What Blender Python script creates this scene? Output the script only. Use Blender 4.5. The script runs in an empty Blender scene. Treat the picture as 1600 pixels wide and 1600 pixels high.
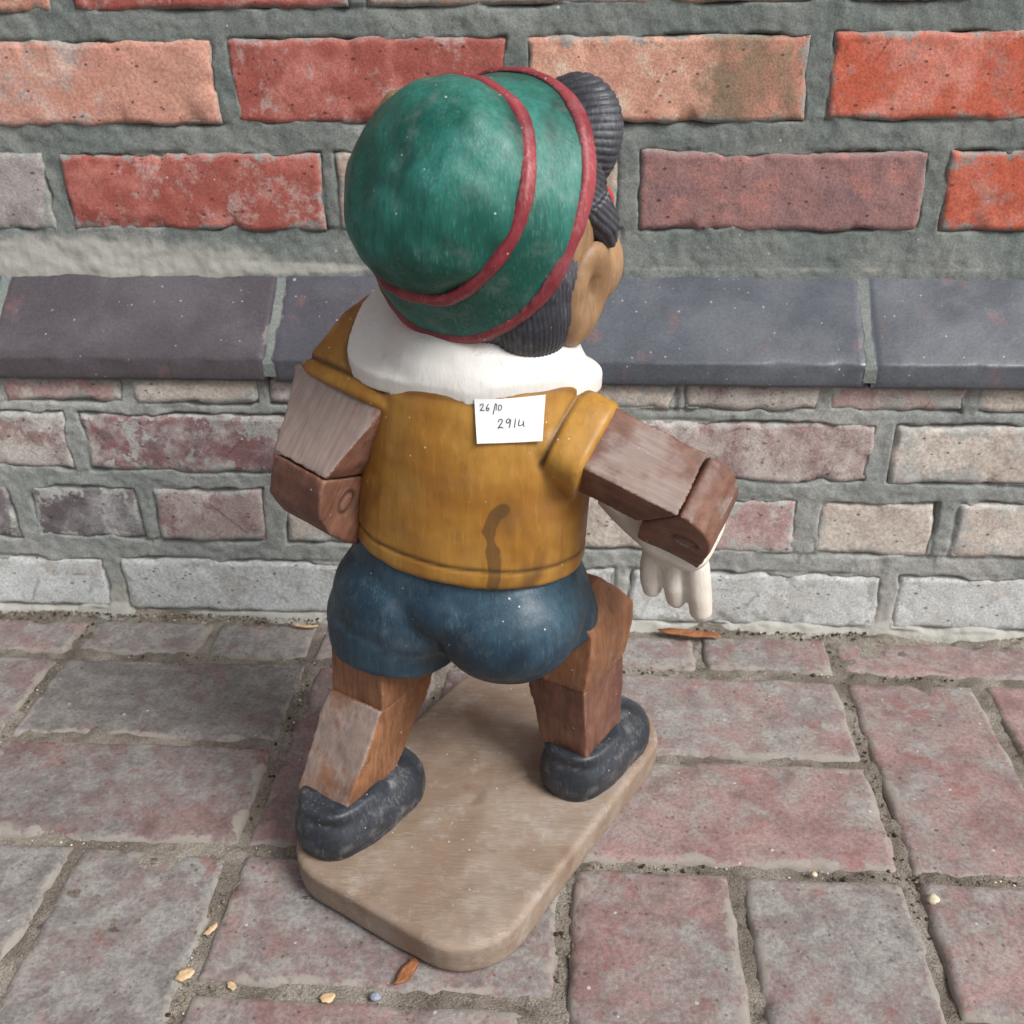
import bpy, bmesh, math, random
import numpy as np
from mathutils import Vector, Matrix
from mathutils.bvhtree import BVHTree
rad = math.radians
S = bpy.context.scene
COL = S.collection

# ------------------------------------------------------------------ camera
cam = bpy.data.cameras.new('camera'); camo = bpy.data.objects.new('camera', cam); COL.objects.link(camo)
cam.sensor_width = 36; cam.lens = 36; cam.clip_start = .01; cam.clip_end = 400
YAW, PIT, ROL = rad(4.397), rad(28.262), rad(-.95)
fw = Vector((-math.sin(YAW)*math.cos(PIT), math.cos(YAW)*math.cos(PIT), -math.sin(PIT)))
r0 = Vector((math.cos(YAW), math.sin(YAW), 0)); u0 = r0.cross(fw)
rr = math.cos(ROL)*r0 + math.sin(ROL)*u0; ur = -math.sin(ROL)*r0 + math.cos(ROL)*u0
m = Matrix((rr, ur, -fw)).transposed().to_4x4(); m.translation = (0, 0, .55)
camo.matrix_world = m
S.camera = camo
cam.dof.use_dof = True; cam.dof.focus_distance = .62; cam.dof.aperture_fstop = 16

# ------------------------------------------------------------------ world, sun, exposure
w = bpy.data.worlds.new('World'); S.world = w; w.use_nodes = True
nt = w.node_tree; bg = nt.nodes['Background']
sky = nt.nodes.new('ShaderNodeTexSky'); sky.sky_type = 'NISHITA'; sky.sun_disc = False
SUN_DIR = Vector((.72, -.48, .90)).normalized()
sky.sun_elevation = math.asin(SUN_DIR.z); sky.sun_rotation = math.atan2(SUN_DIR.x, SUN_DIR.y)
sky.air_density = 1.0; sky.dust_density = 6.0; sky.ozone_density = 1.0
hs = nt.nodes.new('ShaderNodeHueSaturation'); hs.inputs['Saturation'].default_value = .35   # overcast: a near neutral sky
nt.links.new(sky.outputs[0], hs.inputs['Color']); nt.links.new(hs.outputs[0], bg.inputs[0]); bg.inputs[1].default_value = .058
sl = bpy.data.lights.new('sun', 'SUN'); sl.energy = 1.5; sl.angle = rad(24); sl.color = (1, .985, .965)
so = bpy.data.objects.new('sun', sl); COL.objects.link(so); so.rotation_euler = SUN_DIR.to_track_quat('Z', 'Y').to_euler()
S.view_settings.view_transform = 'Standard'; S.view_settings.look = 'None'; S.view_settings.gamma = 1
S.view_settings.exposure = 1.0
S.render.engine = 'CYCLES'; S.cycles.max_bounces = 5; S.cycles.diffuse_bounces = 4; S.cycles.glossy_bounces = 2

# ------------------------------------------------------------------ numpy noise
def _h(ix, iy, iz):
    n = (ix*374761393 + iy*668265263 + iz*1274126177) & 0xffffffff
    n = ((n ^ (n >> 13))*1103515245) & 0xffffffff
    n = ((n ^ (n >> 16))*2246822519) & 0xffffffff
    return ((n ^ (n >> 15)) & 0xffffff)/float(0xffffff)
def vnoise(P):
    P = np.asarray(P, float); i = np.floor(P).astype(np.int64); f = P-i; f = f*f*f*(f*(f*6-15)+10)
    o = 0
    for a in (0, 1):
        for b in (0, 1):
            for c in (0, 1):
                wgt = (f[:, 0] if a else 1-f[:, 0])*(f[:, 1] if b else 1-f[:, 1])*(f[:, 2] if c else 1-f[:, 2])
                o = o + wgt*_h(i[:, 0]+a+5000, i[:, 1]+b+5000, i[:, 2]+c+5000)
    return o*2-1
def fbm(P, sc, oct=4, seed=0, gain=.5):
    P = np.asarray(P, float)*sc + np.array([seed*17.31, seed*7.77, seed*3.13]) ; o = 0; a = 1
    for k in range(oct):
        o = o + a*vnoise(P + k*11.7); P = P*2.03; a *= gain
    return o

# ------------------------------------------------------------------ materials
def lin(c, k=.86):
    return tuple((((x/255.)/12.92) if x/255. < .04045 else (((x/255.)+.055)/1.055)**2.4)*k for x in c)
class NT:
    def __init__(s, name):
        s.m = bpy.data.materials.new(name); s.m.use_nodes = True; s.t = s.m.node_tree
        s.b = s.t.nodes['Principled BSDF']
        s.tc = s.t.nodes.new('ShaderNodeTexCoord')
    def n(s, typ, **kw):
        x = s.t.nodes.new(typ)
        for k, v in kw.items(): setattr(x, k, v)
        return x
    def set(s, sock, v):
        if isinstance(v, bpy.types.NodeSocket): s.t.links.new(v, sock)
        else:
            if isinstance(v, tuple) and len(v) == 3 and sock.type == 'RGBA': v = v+(1,)
            sock.default_value = v
    def vec(s, scale=(1, 1, 1), off=None, rot=(0, 0, 0), src=None):
        mp = s.n('ShaderNodeMapping'); s.set(mp.inputs[0], src or s.tc.outputs['Object'])
        s.set(mp.inputs[3], scale); mp.inputs[2].default_value = rot
        if off is not None: s.set(mp.inputs[1], off)
        return mp.outputs[0]
    def noise(s, scale, detail=4, rough=.55, vec=None, dist=0.):
        x = s.n('ShaderNodeTexNoise'); x.inputs['Scale'].default_value = scale; x.inputs['Detail'].default_value = detail
        x.inputs['Roughness'].default_value = rough; x.inputs['Distortion'].default_value = dist
        s.set(x.inputs['Vector'], vec or s.tc.outputs['Object']); return x.outputs[0]
    def voro(s, scale, vec=None, feat='F1', rnd=1.):
        x = s.n('ShaderNodeTexVoronoi', feature=feat); x.inputs['Scale'].default_value = scale; x.inputs['Randomness'].default_value = rnd
        s.set(x.inputs['Vector'], vec or s.tc.outputs['Object']); return x
    def ramp(s, v, a, b, lo=0., hi=1.):
        x = s.n('ShaderNodeMapRange', interpolation_type='SMOOTHSTEP'); s.set(x.inputs[0], v)
        x.inputs[1].default_value = a; x.inputs[2].default_value = b; x.inputs[3].default_value = lo; x.inputs[4].default_value = hi
        return x.outputs[0]
    def mix(s, f, a, b, mode='MIX'):
        x = s.n('ShaderNodeMix', data_type='RGBA', blend_type=mode); s.set(x.inputs[0], f); s.set(x.inputs[6], a); s.set(x.inputs[7], b)
        return x.outputs[2]
    def mth(s, op, a, b=0., c=None):
        x = s.n('ShaderNodeMath', operation=op); s.set(x.inputs[0], a); s.set(x.inputs[1], b)
        if c is not None: s.set(x.inputs[2], c)
        return x.outputs[0]
    def mul(s, col, v, lo, hi, a=.3, b=.7):
        k = s.ramp(v, a, b, lo, hi); x = s.n('ShaderNodeVectorMath', operation='SCALE'); s.set(x.inputs[0], col); s.set(x.inputs['Scale'], k); return x.outputs[0]
    def attr(s, name, typ='GEOMETRY'):
        x = s.n('ShaderNodeAttribute', attribute_type=typ, attribute_name=name); return x
    def specks(s, scale, size, prob, vec=None):
        """small round dots: white where a random cell holds one"""
        v = s.voro(scale, vec); sep = s.n('ShaderNodeSeparateColor'); s.set(sep.inputs[0], v.outputs['Color'])
        d = s.ramp(s.mth('SUBTRACT', v.outputs['Distance'], s.mth('MULTIPLY', sep.outputs[1], size*1.25)), -size*.3, size*.05, 1, 0)
        k = s.mth('LESS_THAN', sep.outputs[0], prob); return s.mth('MULTIPLY', d, k)
    def out(s, col, rough, bump=None, strength=.3, dist=.001, spec=.5, coat=0.):
        s.set(s.b.inputs['Base Color'], col); s.set(s.b.inputs['Roughness'], rough); s.b.inputs['Specular IOR Level'].default_value = spec
        if coat: s.b.inputs['Coat Weight'].default_value = coat; s.b.inputs['Coat Roughness'].default_value = .35
        if bump is not None:
            x = s.n('ShaderNodeBump'); x.inputs['Strength'].default_value = strength; x.inputs['Distance'].default_value = dist
            s.set(x.inputs['Height'], bump); s.set(s.b.inputs['Normal'], x.outputs[0])
        return s.m

MORT = lin((126, 131, 127)); 
def brick_material(name, smear, smearcol):
    """colours c1/c2/c3 come from each brick; mortar smears follow the 'edge' distance stored on the mesh"""
    q = NT(name); sd = q.attr('seed', 'OBJECT').outputs['Fac']
    cmb = q.n('ShaderNodeCombineXYZ'); [q.set(cmb.inputs[i], sd) for i in range(3)]
    ns = q.n('ShaderNodeCombineXYZ'); nsv = q.attr('grainsize', 'OBJECT').outputs['Fac']; [q.set(ns.inputs[i], nsv) for i in range(3)]
    P = q.vec(ns.outputs[0], off=cmb.outputs[0])
    c1 = q.attr('c1', 'OBJECT').outputs['Color']; c2 = q.attr('c2', 'OBJECT').outputs['Color']; c3 = q.attr('c3', 'OBJECT').outputs['Color']
    amt = q.attr('amount', 'OBJECT').outputs['Fac']
    big = q.noise(16, 3, .55, P, .8); mid = q.noise(48, 4, .65, P); fine = q.noise(420, 3, .75, P)
    f = q.mth('ADD', q.mth('MULTIPLY', big, .75), q.mth('MULTIPLY', mid, .45))
    f = q.mth('ADD', f, q.mth('SUBTRACT', amt, .5))
    col = q.mix(q.ramp(f, .46, .70), c1, c2)
    f3 = q.mth('ADD', q.mth('MULTIPLY', q.noise(30, 5, .75, P), 1.), q.mth('MULTIPLY', q.mth('SUBTRACT', amt, .5), .35))
    col = q.mix(q.mth('MULTIPLY', q.ramp(f3, .49, .62), .9), col, c3)
    sep = q.n('ShaderNodeSeparateXYZ'); q.set(sep.inputs[0], q.tc.outputs['Object'])
    spl_ = q.ramp(q.mth('SUBTRACT', q.mth('ADD', sep.outputs[0], q.mth('MULTIPLY', q.mth('SUBTRACT', mid, .5), .05)), q.attr('split', 'OBJECT').outputs['Fac']), -.008, .010)
    c4 = q.mix(q.ramp(big, .4, .6), q.attr('c4', 'OBJECT').outputs['Color'], c2); col = q.mix(spl_, col, c4)
    cr = q.voro(8.5, q.vec(off=cmb.outputs[0], rot=(.4, .2, .6)), 'DISTANCE_TO_EDGE').outputs['Distance']; ck = q.mth('MULTIPLY', q.ramp(q.mth('ADD', cr, q.mth('MULTIPLY', q.mth('SUBTRACT', mid, .5), .05)), .002, .010, 1, 0), q.ramp(big, .5, .6)); col = q.mix(q.mth('MULTIPLY', ck, .4), col, lin((84, 60, 56)))
    col = q.mul(col, fine, 0.76, 1.26)
    pits = q.specks(190, .34, .14, q.vec((1, 1, 1.6), cmb.outputs[0], (.3, .8, .2))); col = q.mix(q.mth('MULTIPLY', pits, .7), col, lin((60, 45, 42)))
    white = q.specks(130, .16, .035, q.vec(off=cmb.outputs[0], rot=(.5, .2, .1))); col = q.mix(q.mth('MULTIPLY', white, .75), col, lin((215, 210, 200)))
    e = q.attr('edge').outputs['Fac']
    en = q.mth('SUBTRACT', e, q.mth('MULTIPLY', q.ramp(q.noise(38, 5, .75, P), .42, .8), q.mth('MULTIPLY', q.attr('smear', 'OBJECT').outputs['Fac'], smear)))
    sm = q.ramp(en, .0030, -.0022); 
    sc = q.mix(q.ramp(mid, .4, .65), smearcol, tuple(x*1.25 for x in smearcol))
    sc = q.mul(sc, fine, 0.80, 1.20)
    col = q.mix(q.mth('MULTIPLY', sm, .9), col, sc)
    h = q.mth('ADD', q.mth('MULTIPLY', mid, .6), q.mth('MULTIPLY', fine, .35)); pass
    return q.out(col, q.ramp(fine, .3, .7, .7, .95), h, .55, .0022, .3)
M_BRICK = brick_material('old_brick', .017, lin((142, 145, 141)))
M_BRICKLO = brick_material('weathered_brick', .034, lin((170, 172, 168)))

def mortar_material(name, a, b, dirt):
    q = NT(name); big = q.noise(9, 3, .6); mid = q.noise(60, 4, .7); fine = q.noise(600, 2, .7)
    col = q.mix(q.ramp(big, .38, .64), a, b)
    col = q.mix(q.mth('MULTIPLY', q.ramp(mid, .5, .7), .5), col, dirt)
    col = q.mul(col, fine, 0.80, 1.20)
    pale = q.attr('pale').outputs['Fac']
    pm = q.ramp(q.mth('ADD', pale, q.mth('MULTIPLY', q.mth('SUBTRACT', q.noise(35, 4, .7), .5), .9)), .35, .75)
    col = q.mix(q.mth('MULTIPLY', pm, .8), col, lin((186, 184, 176)))
    w_ = q.specks(160, .16, .05); col = q.mix(q.mth('MULTIPLY', w_, .7), col, lin((210, 208, 200)))
    return q.out(col, .92, q.mth('ADD', mid, q.mth('MULTIPLY', fine, .4)), .5, .0015, .25)
M_MORT = mortar_material('grey_mortar', lin((116, 124, 121)), lin((138, 142, 138)), lin((94, 101, 99)))
M_MORTLO = mortar_material('pale_mortar', lin((144, 149, 146)), lin((168, 169, 165)), lin((118, 123, 121)))

def coping_material():
    q = NT('blue_brick'); sd = q.attr('seed', 'OBJECT').outputs['Fac']
    cmb = q.n('ShaderNodeCombineXYZ'); [q.set(cmb.inputs[i], sd) for i in range(3)]
    P = q.vec(off=cmb.outputs[0]); c1 = q.attr('c1', 'OBJECT').outputs['Color']; c2 = q.attr('c2', 'OBJECT').outputs['Color']
    big = q.noise(14, 5, .6, P, .4); fine = q.noise(500, 4, .7, P)
    col = q.mix(q.ramp(big, .4, .65), c1, c2)
    red = q.ramp(q.noise(34, 3, .5, q.vec((1, 1, .45), cmb.outputs[0])), .62, .72); col = q.mix(q.mth('MULTIPLY', red, .45), col, lin((135, 98, 98)))
    col = q.mul(col, fine, 0.82, 1.18)
    a = q.specks(110, .13, .10, q.vec((1, 1, .6), cmb.outputs[0], (.2, .4, .5))); b = q.specks(260, .22, .10, P)
    col = q.mix(q.mth('MULTIPLY', q.mth('MAXIMUM', a, b), .65), col, lin((190, 190, 190)))
    e = q.attr('edge').outputs['Fac']; en = q.mth('SUBTRACT', e, q.mth('MULTIPLY', q.ramp(q.noise(40, 5, .6, P), .5, .8), .008))
    col = q.mix(q.mth('MULTIPLY', q.ramp(en, .001, -.001), .6), col, lin((140, 136, 130)))
    return q.out(col, q.ramp(big, .35, .65, .26, .40), q.mth('ADD', q.noise(80, 5, .6, P), q.mth('MULTIPLY', fine, .3)), .3, .0012, .45)
M_COPING = coping_material()

def paver_material():
    q = NT('clay_paver'); sd = q.attr('seed', 'OBJECT').outputs['Fac']
    cmb = q.n('ShaderNodeCombineXYZ'); [q.set(cmb.inputs[i], sd) for i in range(3)]
    P = q.vec(off=cmb.outputs[0]); amt = q.attr('amount', 'OBJECT').outputs['Fac']
    big = q.noise(13, 3, .55, P, .8); mid = q.noise(60, 4, .7, P); fine = q.noise(330, 4, .8, P)
    red = q.mix(q.ramp(q.noise(20, 3, .6, P), .38, .62), lin((142, 114, 112)), lin((166, 138, 135)))
    grey = q.mix(q.ramp(mid, .4, .62), lin((136, 132, 129)), lin((160, 157, 153)))
    f = q.mth('ADD', q.mth('ADD', q.mth('MULTIPLY', big, .6), q.mth('MULTIPLY', mid, .5)), amt)
    col = q.mix(q.ramp(f, .86, 1.16), red, grey)
    deep = q.ramp(q.mth('SUBTRACT', q.noise(26, 4, .7, q.vec(off=cmb.outputs[0], rot=(.1, .7, .3))), q.mth('MULTIPLY', amt, .12)), .5, .62); col = q.mix(q.mth('MULTIPLY', deep, .65), col, lin((152, 102, 98)))
    dk = q.ramp(q.noise(75, 4, .7, q.vec(off=cmb.outputs[0], rot=(.3, .1, .9))), .56, .68); col = q.mix(q.mth('MULTIPLY', dk, .4), col, lin((104, 97, 95)))
    col = q.mul(col, fine, 0.74, 1.26)
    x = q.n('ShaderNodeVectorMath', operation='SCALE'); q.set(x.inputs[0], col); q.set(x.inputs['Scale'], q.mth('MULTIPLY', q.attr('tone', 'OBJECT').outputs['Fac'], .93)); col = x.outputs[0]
    pits = q.specks(230, .3, .2, P); col = q.mix(q.mth('MULTIPLY', pits, .55), col, lin((70, 62, 60)))
    w_ = q.specks(170, .2, .08, P); col = q.mix(q.mth('MULTIPLY', w_, .7), col, lin((210, 205, 198)))
    e = q.attr('edge').outputs['Fac']; en = q.mth('SUBTRACT', e, q.mth('MULTIPLY', q.ramp(q.noise(50, 3, .65, P), .4, .8), .012))
    col = q.mix(q.mth('MULTIPLY', q.ramp(en, .0025, -.001), .75), col, lin((158, 153, 144)))
    h = q.mth('ADD', q.mth('MULTIPLY', mid, .6), q.mth('MULTIPLY', fine, .45))
    return q.out(col, q.ramp(mid, .3, .7, .65, .9), h, .6, .002, .35)
M_PAVER = paver_material()
def joint_material():
    q = NT('joint_sand'); big = q.noise(16, 3, .65); mid = q.noise(90, 4, .7); fine = q.noise(700, 2, .75)
    col = q.mix(q.ramp(big, .4, .62), lin((120, 112, 103)), lin((152, 145, 135)))
    dk = q.ramp(mid, .52, .7); col = q.mix(q.mth('MULTIPLY', dk, .8), col, lin((82, 76, 68)))
    col = q.mul(col, fine, 0.70, 1.30)
    return q.out(col, .95, q.mth('ADD', mid, fine), .8, .002, .2)
M_JOINT = joint_material()
def plain(name, c, rough=.8, var=.25):
    q = NT(name); n_ = q.noise(300, 4, .6); col = q.mul(lin(c), n_, 1-var*.6, 1+var*.6)
    return q.out(col, rough, n_, .3, .0008, .3)

def paint(name, c1, c2, worn, rough=(.38, .6), wornamt=.5, grain=(260, 260, 26), dustamt=.25, rot=(0, 0, 0), blot=None, coat=.0, dirt=(60, 45, 35), streak=.3, edgewear=.35, edge=(176, 150, 124)):
    """old paint or stain on carved wood: soft blotches, brush and grain streaks, worn spots, dust specks, dirt in the carved lines"""
    q = NT(name); big = q.noise(22, 3, .55); mid = q.noise(75, 4, .65)
    gc = q.attr('gc').outputs['Vector']
    st = q.noise(1, 4, .65, q.vec(grain, rot=rot, src=gc)); st2 = q.noise(1, 3, .6, q.vec(tuple(g*3.2 for g in grain), rot=rot, src=gc))
    col = q.mix(q.ramp(big, .38, .64), lin(c1), lin(c2))
    col = q.mix(q.mth('MULTIPLY', q.ramp(st, .42, .7), streak*1.2), col, tuple(x*.66 for x in lin(c1)))
    col = q.mix(q.mth('MULTIPLY', q.ramp(st2, .52, .75), streak*.8), col, tuple(min(.85, x*1.45+.015) for x in lin(c2)))
    f = q.mth('ADD', q.mth('MULTIPLY', q.noise(30, 4, .7), .55), q.mth('ADD', q.mth('MULTIPLY', st2, .45), q.mth('MULTIPLY', q.noise(1, 3, .7, q.vec(tuple(g*7 for g in grain), rot=rot, src=gc)), .2)))
    col = q.mix(q.mth('MULTIPLY', q.ramp(f, .62, .76), wornamt), col, lin(worn))
    geo = q.n('ShaderNodeNewGeometry'); ew = q.ramp(q.mth('ADD', geo.outputs['Pointiness'], q.mth('MULTIPLY', q.mth('SUBTRACT', mid, .5), .08)), .525, .575); col = q.mix(q.mth('MULTIPLY', ew, edgewear), col, lin(edge))
    if blot: col = q.mix(q.mth('MULTIPLY', q.ramp(q.noise(27, 3, .5, q.vec((1, 1, .6), off=(3, 1, 2))), .58, .74), blot[1]), col, lin(blot[0]))
    d = q.mth('MULTIPLY', q.ramp(q.noise(55, 4, .7, q.vec(off=(7, 3, 1))), .5, .75), dustamt); col = q.mix(d, col, lin((190, 186, 180)))
    a = q.specks(150, .12, .05); b = q.specks(330, .2, .05)
    col = q.mix(q.mth('MULTIPLY', q.mth('MAXIMUM', a, b), .75), col, lin((226, 220, 205)))
    g = q.attr('groove').outputs['Fac']; col = q.mix(q.mth('MULTIPLY', g, .85), col, lin(dirt))
    p = q.attr('patch').outputs['Fac']; pm = q.ramp(q.mth('ADD', p, q.mth('ADD', q.mth('MULTIPLY', q.mth('SUBTRACT', st, .5), .55), q.mth('MULTIPLY', q.mth('SUBTRACT', q.noise(90, 4, .75), .5), .7))), .3, .75)
    pc = q.mix(q.ramp(st, .35, .7), lin((148, 133, 126)), lin((168, 154, 147))); col = q.mix(q.mth('MULTIPLY', pm, .8), col, pc)
    s_ = q.attr('stain').outputs['Fac']; sm = q.ramp(q.mth('ADD', s_, q.mth('MULTIPLY', q.mth('SUBTRACT', q.noise(90, 4, .6), .5), .9)), .3, .55); col = q.mix(q.mth('MULTIPLY', sm, .7), col, lin((88, 64, 40)))
    ro = q.mth('ADD', q.ramp(mid, .3, .7, rough[0], rough[1]), q.mth('MULTIPLY', pm, .2))
    h = q.mth('ADD', q.mth('ADD', q.mth('MULTIPLY', st, .55), q.mth('MULTIPLY', st2, .25)), q.mth('MULTIPLY', mid, .35))
    return q.out(col, ro, h, .42, .0013, .45, coat)
M_GREEN = paint('green_paint', (18, 88, 76), (46, 124, 112), (112, 150, 142), (.42, .6), .4, (300, 300, 40), .14, blot=((18, 56, 50), .8), streak=.4, edge=(120, 150, 140))
M_RED = paint('red_paint', (134, 46, 56), (160, 66, 74), (190, 124, 122), (.45, .6), .55, (200, 200, 60), .12, blot=((104, 34, 44), .7), edge=(190, 130, 124))
M_YELLOW = paint('ochre_paint', (160, 110, 42), (186, 138, 60), (122, 82, 42), (.38, .58), .4, (120, 120, 16), .05, blot=((98, 68, 38), .8), streak=.28, edge=(196, 160, 96))
M_BLUE = paint('blue_paint', (32, 57, 73), (52, 80, 97), (94, 118, 130), (.42, .58), .35, (260, 260, 30), .08, blot=((18, 36, 54), .85), streak=.4, edge=(96, 122, 138))
M_WOOD = paint('brown_wood', (126, 84, 58), (162, 114, 80), (96, 62, 44), (.42, .6), .7, (320, 320, 22), .10, blot=((92, 60, 42), .7), streak=.6, edge=(190, 150, 112))
M_WOODR = paint('reddish_wood', (104, 68, 56), (136, 96, 78), (84, 54, 44), (.42, .6), .7, (320, 320, 22), .08, blot=((78, 48, 40), .7), streak=.5, edge=(182, 150, 130))
M_SLAB = paint('weathered_slab', (142, 121, 103), (160, 143, 127), (180, 170, 160), (.65, .85), .5, (40, 400, 400), .42, rot=(0, 0, rad(20)), blot=((122, 96, 76), .7), streak=.25, edge=(196, 168, 132))
M_SKIN = paint('face_wood', (150, 116, 82), (174, 140, 104), (120, 86, 60), (.45, .6), .6, (160, 160, 20), .08, blot=((108, 78, 56), .6), streak=.4)
M_HAIR = paint('dark_hair', (52, 54, 62), (78, 80, 88), (118, 120, 126), (.4, .58), .6, (260, 260, 40), .12, dirt=(30, 30, 34), edge=(130, 132, 138), edgewear=.5)
M_SHOE = paint('shoe_paint', (40, 45, 52), (60, 66, 74), (112, 116, 120), (.36, .56), .6, (180, 180, 60), .25, blot=((28, 31, 36), .8), edge=(120, 120, 120))
M_WHITE = paint('white_paint', (234, 232, 226), (240, 239, 234), (206, 196, 180), (.4, .55), .5, (200, 200, 60), 0, dirt=(84, 64, 48), streak=.1, edge=(200, 186, 166), blot=((216, 208, 196), .5))
M_GLOVE = paint('glove_paint', (222, 214, 200), (234, 228, 217), (200, 184, 162), (.42, .58), .45, (200, 200, 60), 0, dirt=(150, 126, 100), streak=.12, edge=(236, 230, 218))
M_PAPER = plain('label_paper', (244, 245, 248), .6, .03)
M_INK = plain('pen_ink', (70, 72, 84), .6, .1)
M_LEAF = plain('dry_leaf', (152, 100, 68), .8, .5)
M_HUSK = plain('pale_husk', (214, 184, 146), .8, .4)
M_STONE = plain('pale_stone', (214, 206, 176), .8, .4)
M_FLINT = plain('grey_stone', (140, 148, 160), .6, .4)
M_GRIT = plain('grit', (128, 116, 98), .9, .6)
M_NOSE = plain('nose_red', (196, 62, 66), .5, .2)
M_EYE = plain('eye_black', (30, 30, 32), .4, .1)

# ------------------------------------------------------------------ object helpers
def tag(o, label=None, cat=None, group=None, kind=None):
    if label: o['label'] = label
    if cat: o['category'] = cat
    if group: o['group'] = group
    if kind: o['kind'] = kind
    return o
def link(name, me, mat, parent=None, loc=None):
    o = bpy.data.objects.new(name, me); COL.objects.link(o)
    if mat is not None and not len(me.materials): me.materials.append(mat)
    if parent is not None: o.parent = parent
    if loc is not None: o.location = loc
    return o
def empty(name, loc=(0, 0, 0)):
    o = bpy.data.objects.new(name, None); COL.objects.link(o); o.location = loc; o.empty_display_size = .05; return o
def mesh_from(V, F, smooth=True):
    me = bpy.data.meshes.new('m'); me.from_pydata([tuple(v) for v in V], [], F); me.update()
    if smooth: me.polygons.foreach_set('use_smooth', [True]*len(me.polygons))
    return me
def add_attr(me, name, vals):
    a = me.attributes.new(name, 'FLOAT', 'POINT'); a.data.foreach_set('value', np.asarray(vals, np.float32))
def grid_faces(nx, ny, off=0):
    i = np.arange(nx-1); j = np.arange(ny-1); I, J = np.meshgrid(i, j); b = (J*nx+I+off).ravel()
    return np.stack([b, b+1, b+nx+1, b+nx], 1)
def fast_mesh(V, F, smooth=True):
    V = np.asarray(V, np.float32); F = np.asarray(F, np.int32)
    me = bpy.data.meshes.new('m'); me.vertices.add(len(V)); me.vertices.foreach_set('co', V.ravel())
    me.loops.add(F.size); me.loops.foreach_set('vertex_index', F.ravel()); me.polygons.add(len(F))
    me.polygons.foreach_set('loop_start', np.arange(len(F))*F.shape[1]); me.polygons.foreach_set('loop_total', np.full(len(F), F.shape[1]))
    me.polygons.foreach_set('use_smooth', np.full(len(F), smooth)); me.update(calc_edges=True); me.validate(); return me

# ------------------------------------------------------------------ bricks: a block with an uneven worn face
def block_mesh(L, H, T, seed, res=.0035, wob=.003, rnd=.004, rough=.0009, chips=1.):
    """front face in the x-z plane looking along -y (face at y=0), body going back to y=T; worn outline and rounded arrises"""
    nx = max(4, int(L/res)); nz = max(4, int(H/res))
    s = np.linspace(-1, 1, nx); t = np.linspace(-1, 1, nz); Sg, Tg = np.meshgrid(s, t)
    x = Sg*L/2; z = Tg*H/2; P = np.stack([x.ravel(), z.ravel(), np.zeros(x.size)], 1)
    dx = L/2-np.abs(x); dz = H/2-np.abs(z); d = np.minimum(dx, dz).ravel()
    wall = fbm(P, 45, 4, seed); wall2 = fbm(P, 45, 4, seed+50); fall = np.exp(-(d/.012))
    X = P[:, 0] + wob*wall*fall; Z = P[:, 1] + wob*wall2*fall
    rr_ = rnd*(1+.6*fbm(P, 30, 3, seed+9)); rr_ = np.maximum(rr_, .0012)
    k = np.clip(1-d/rr_, 0, 1); Y = rr_*(1-np.sqrt(np.clip(1-k*k, 0, 1)))
    ch = np.clip(fbm(P, 38, 4, seed+20)-.35, 0, 1)*chips; Y = Y + ch*.006*np.exp(-d/.009) + rough*.55*fbm(P, 70, 4, seed+3) + rough*.7*fbm(P, 14, 2, seed+5)
    V = np.stack([X, Y, Z], 1); F = [list(f) for f in grid_faces(nx, nz)]
    ring = [i for i in range(nx)] + [j*nx+nx-1 for j in range(1, nz)] + [(nz-1)*nx+i for i in range(nx-2, -1, -1)] + [j*nx for j in range(nz-2, 0, -1)]
    n0 = len(V); back = V[ring].copy(); back[:, 1] = T
    V = np.concatenate([V, back]); m_ = len(ring)
    for i in range(m_): F.append([ring[(i+1) % m_], ring[i], n0+i, n0+(i+1) % m_])
    F.append([n0+i for i in range(m_)])
    me = mesh_from(V, F); edge = np.concatenate([d, np.full(m_, 0.)]); add_attr(me, 'edge', edge)
    return me
def low_block(L, H, T):
    me = mesh_from([(x, y, z) for y in (.002, T) for x in (-L/2, L/2) for z in (-H/2, H/2)] , [[0, 2, 3, 1], [4, 5, 7, 6], [0, 1, 5, 4], [2, 6, 7, 3], [1, 3, 7, 5], [0, 4, 6, 2]], False)
    add_attr(me, 'edge', [0.006]*8); return me
rnd_ = random.Random(4)
def cols(o, c1, c2, c3, amount=.5, k=.97, split=None, c4=(128, 112, 98)):
    o['c1'] = lin(c1, k); o['c2'] = lin(c2, k); o['c3'] = lin(c3, k); o['amount'] = float(amount); o['seed'] = rnd_.uniform(-30, 30)
    o['grainsize'] = rnd_.uniform(.6, 1.5); o['smear'] = rnd_.choice((.25, .5, .8, 1., 1.3)); o['split'] = float(split if split is not None else 9.); o['c4'] = lin(c4, k)

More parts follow.
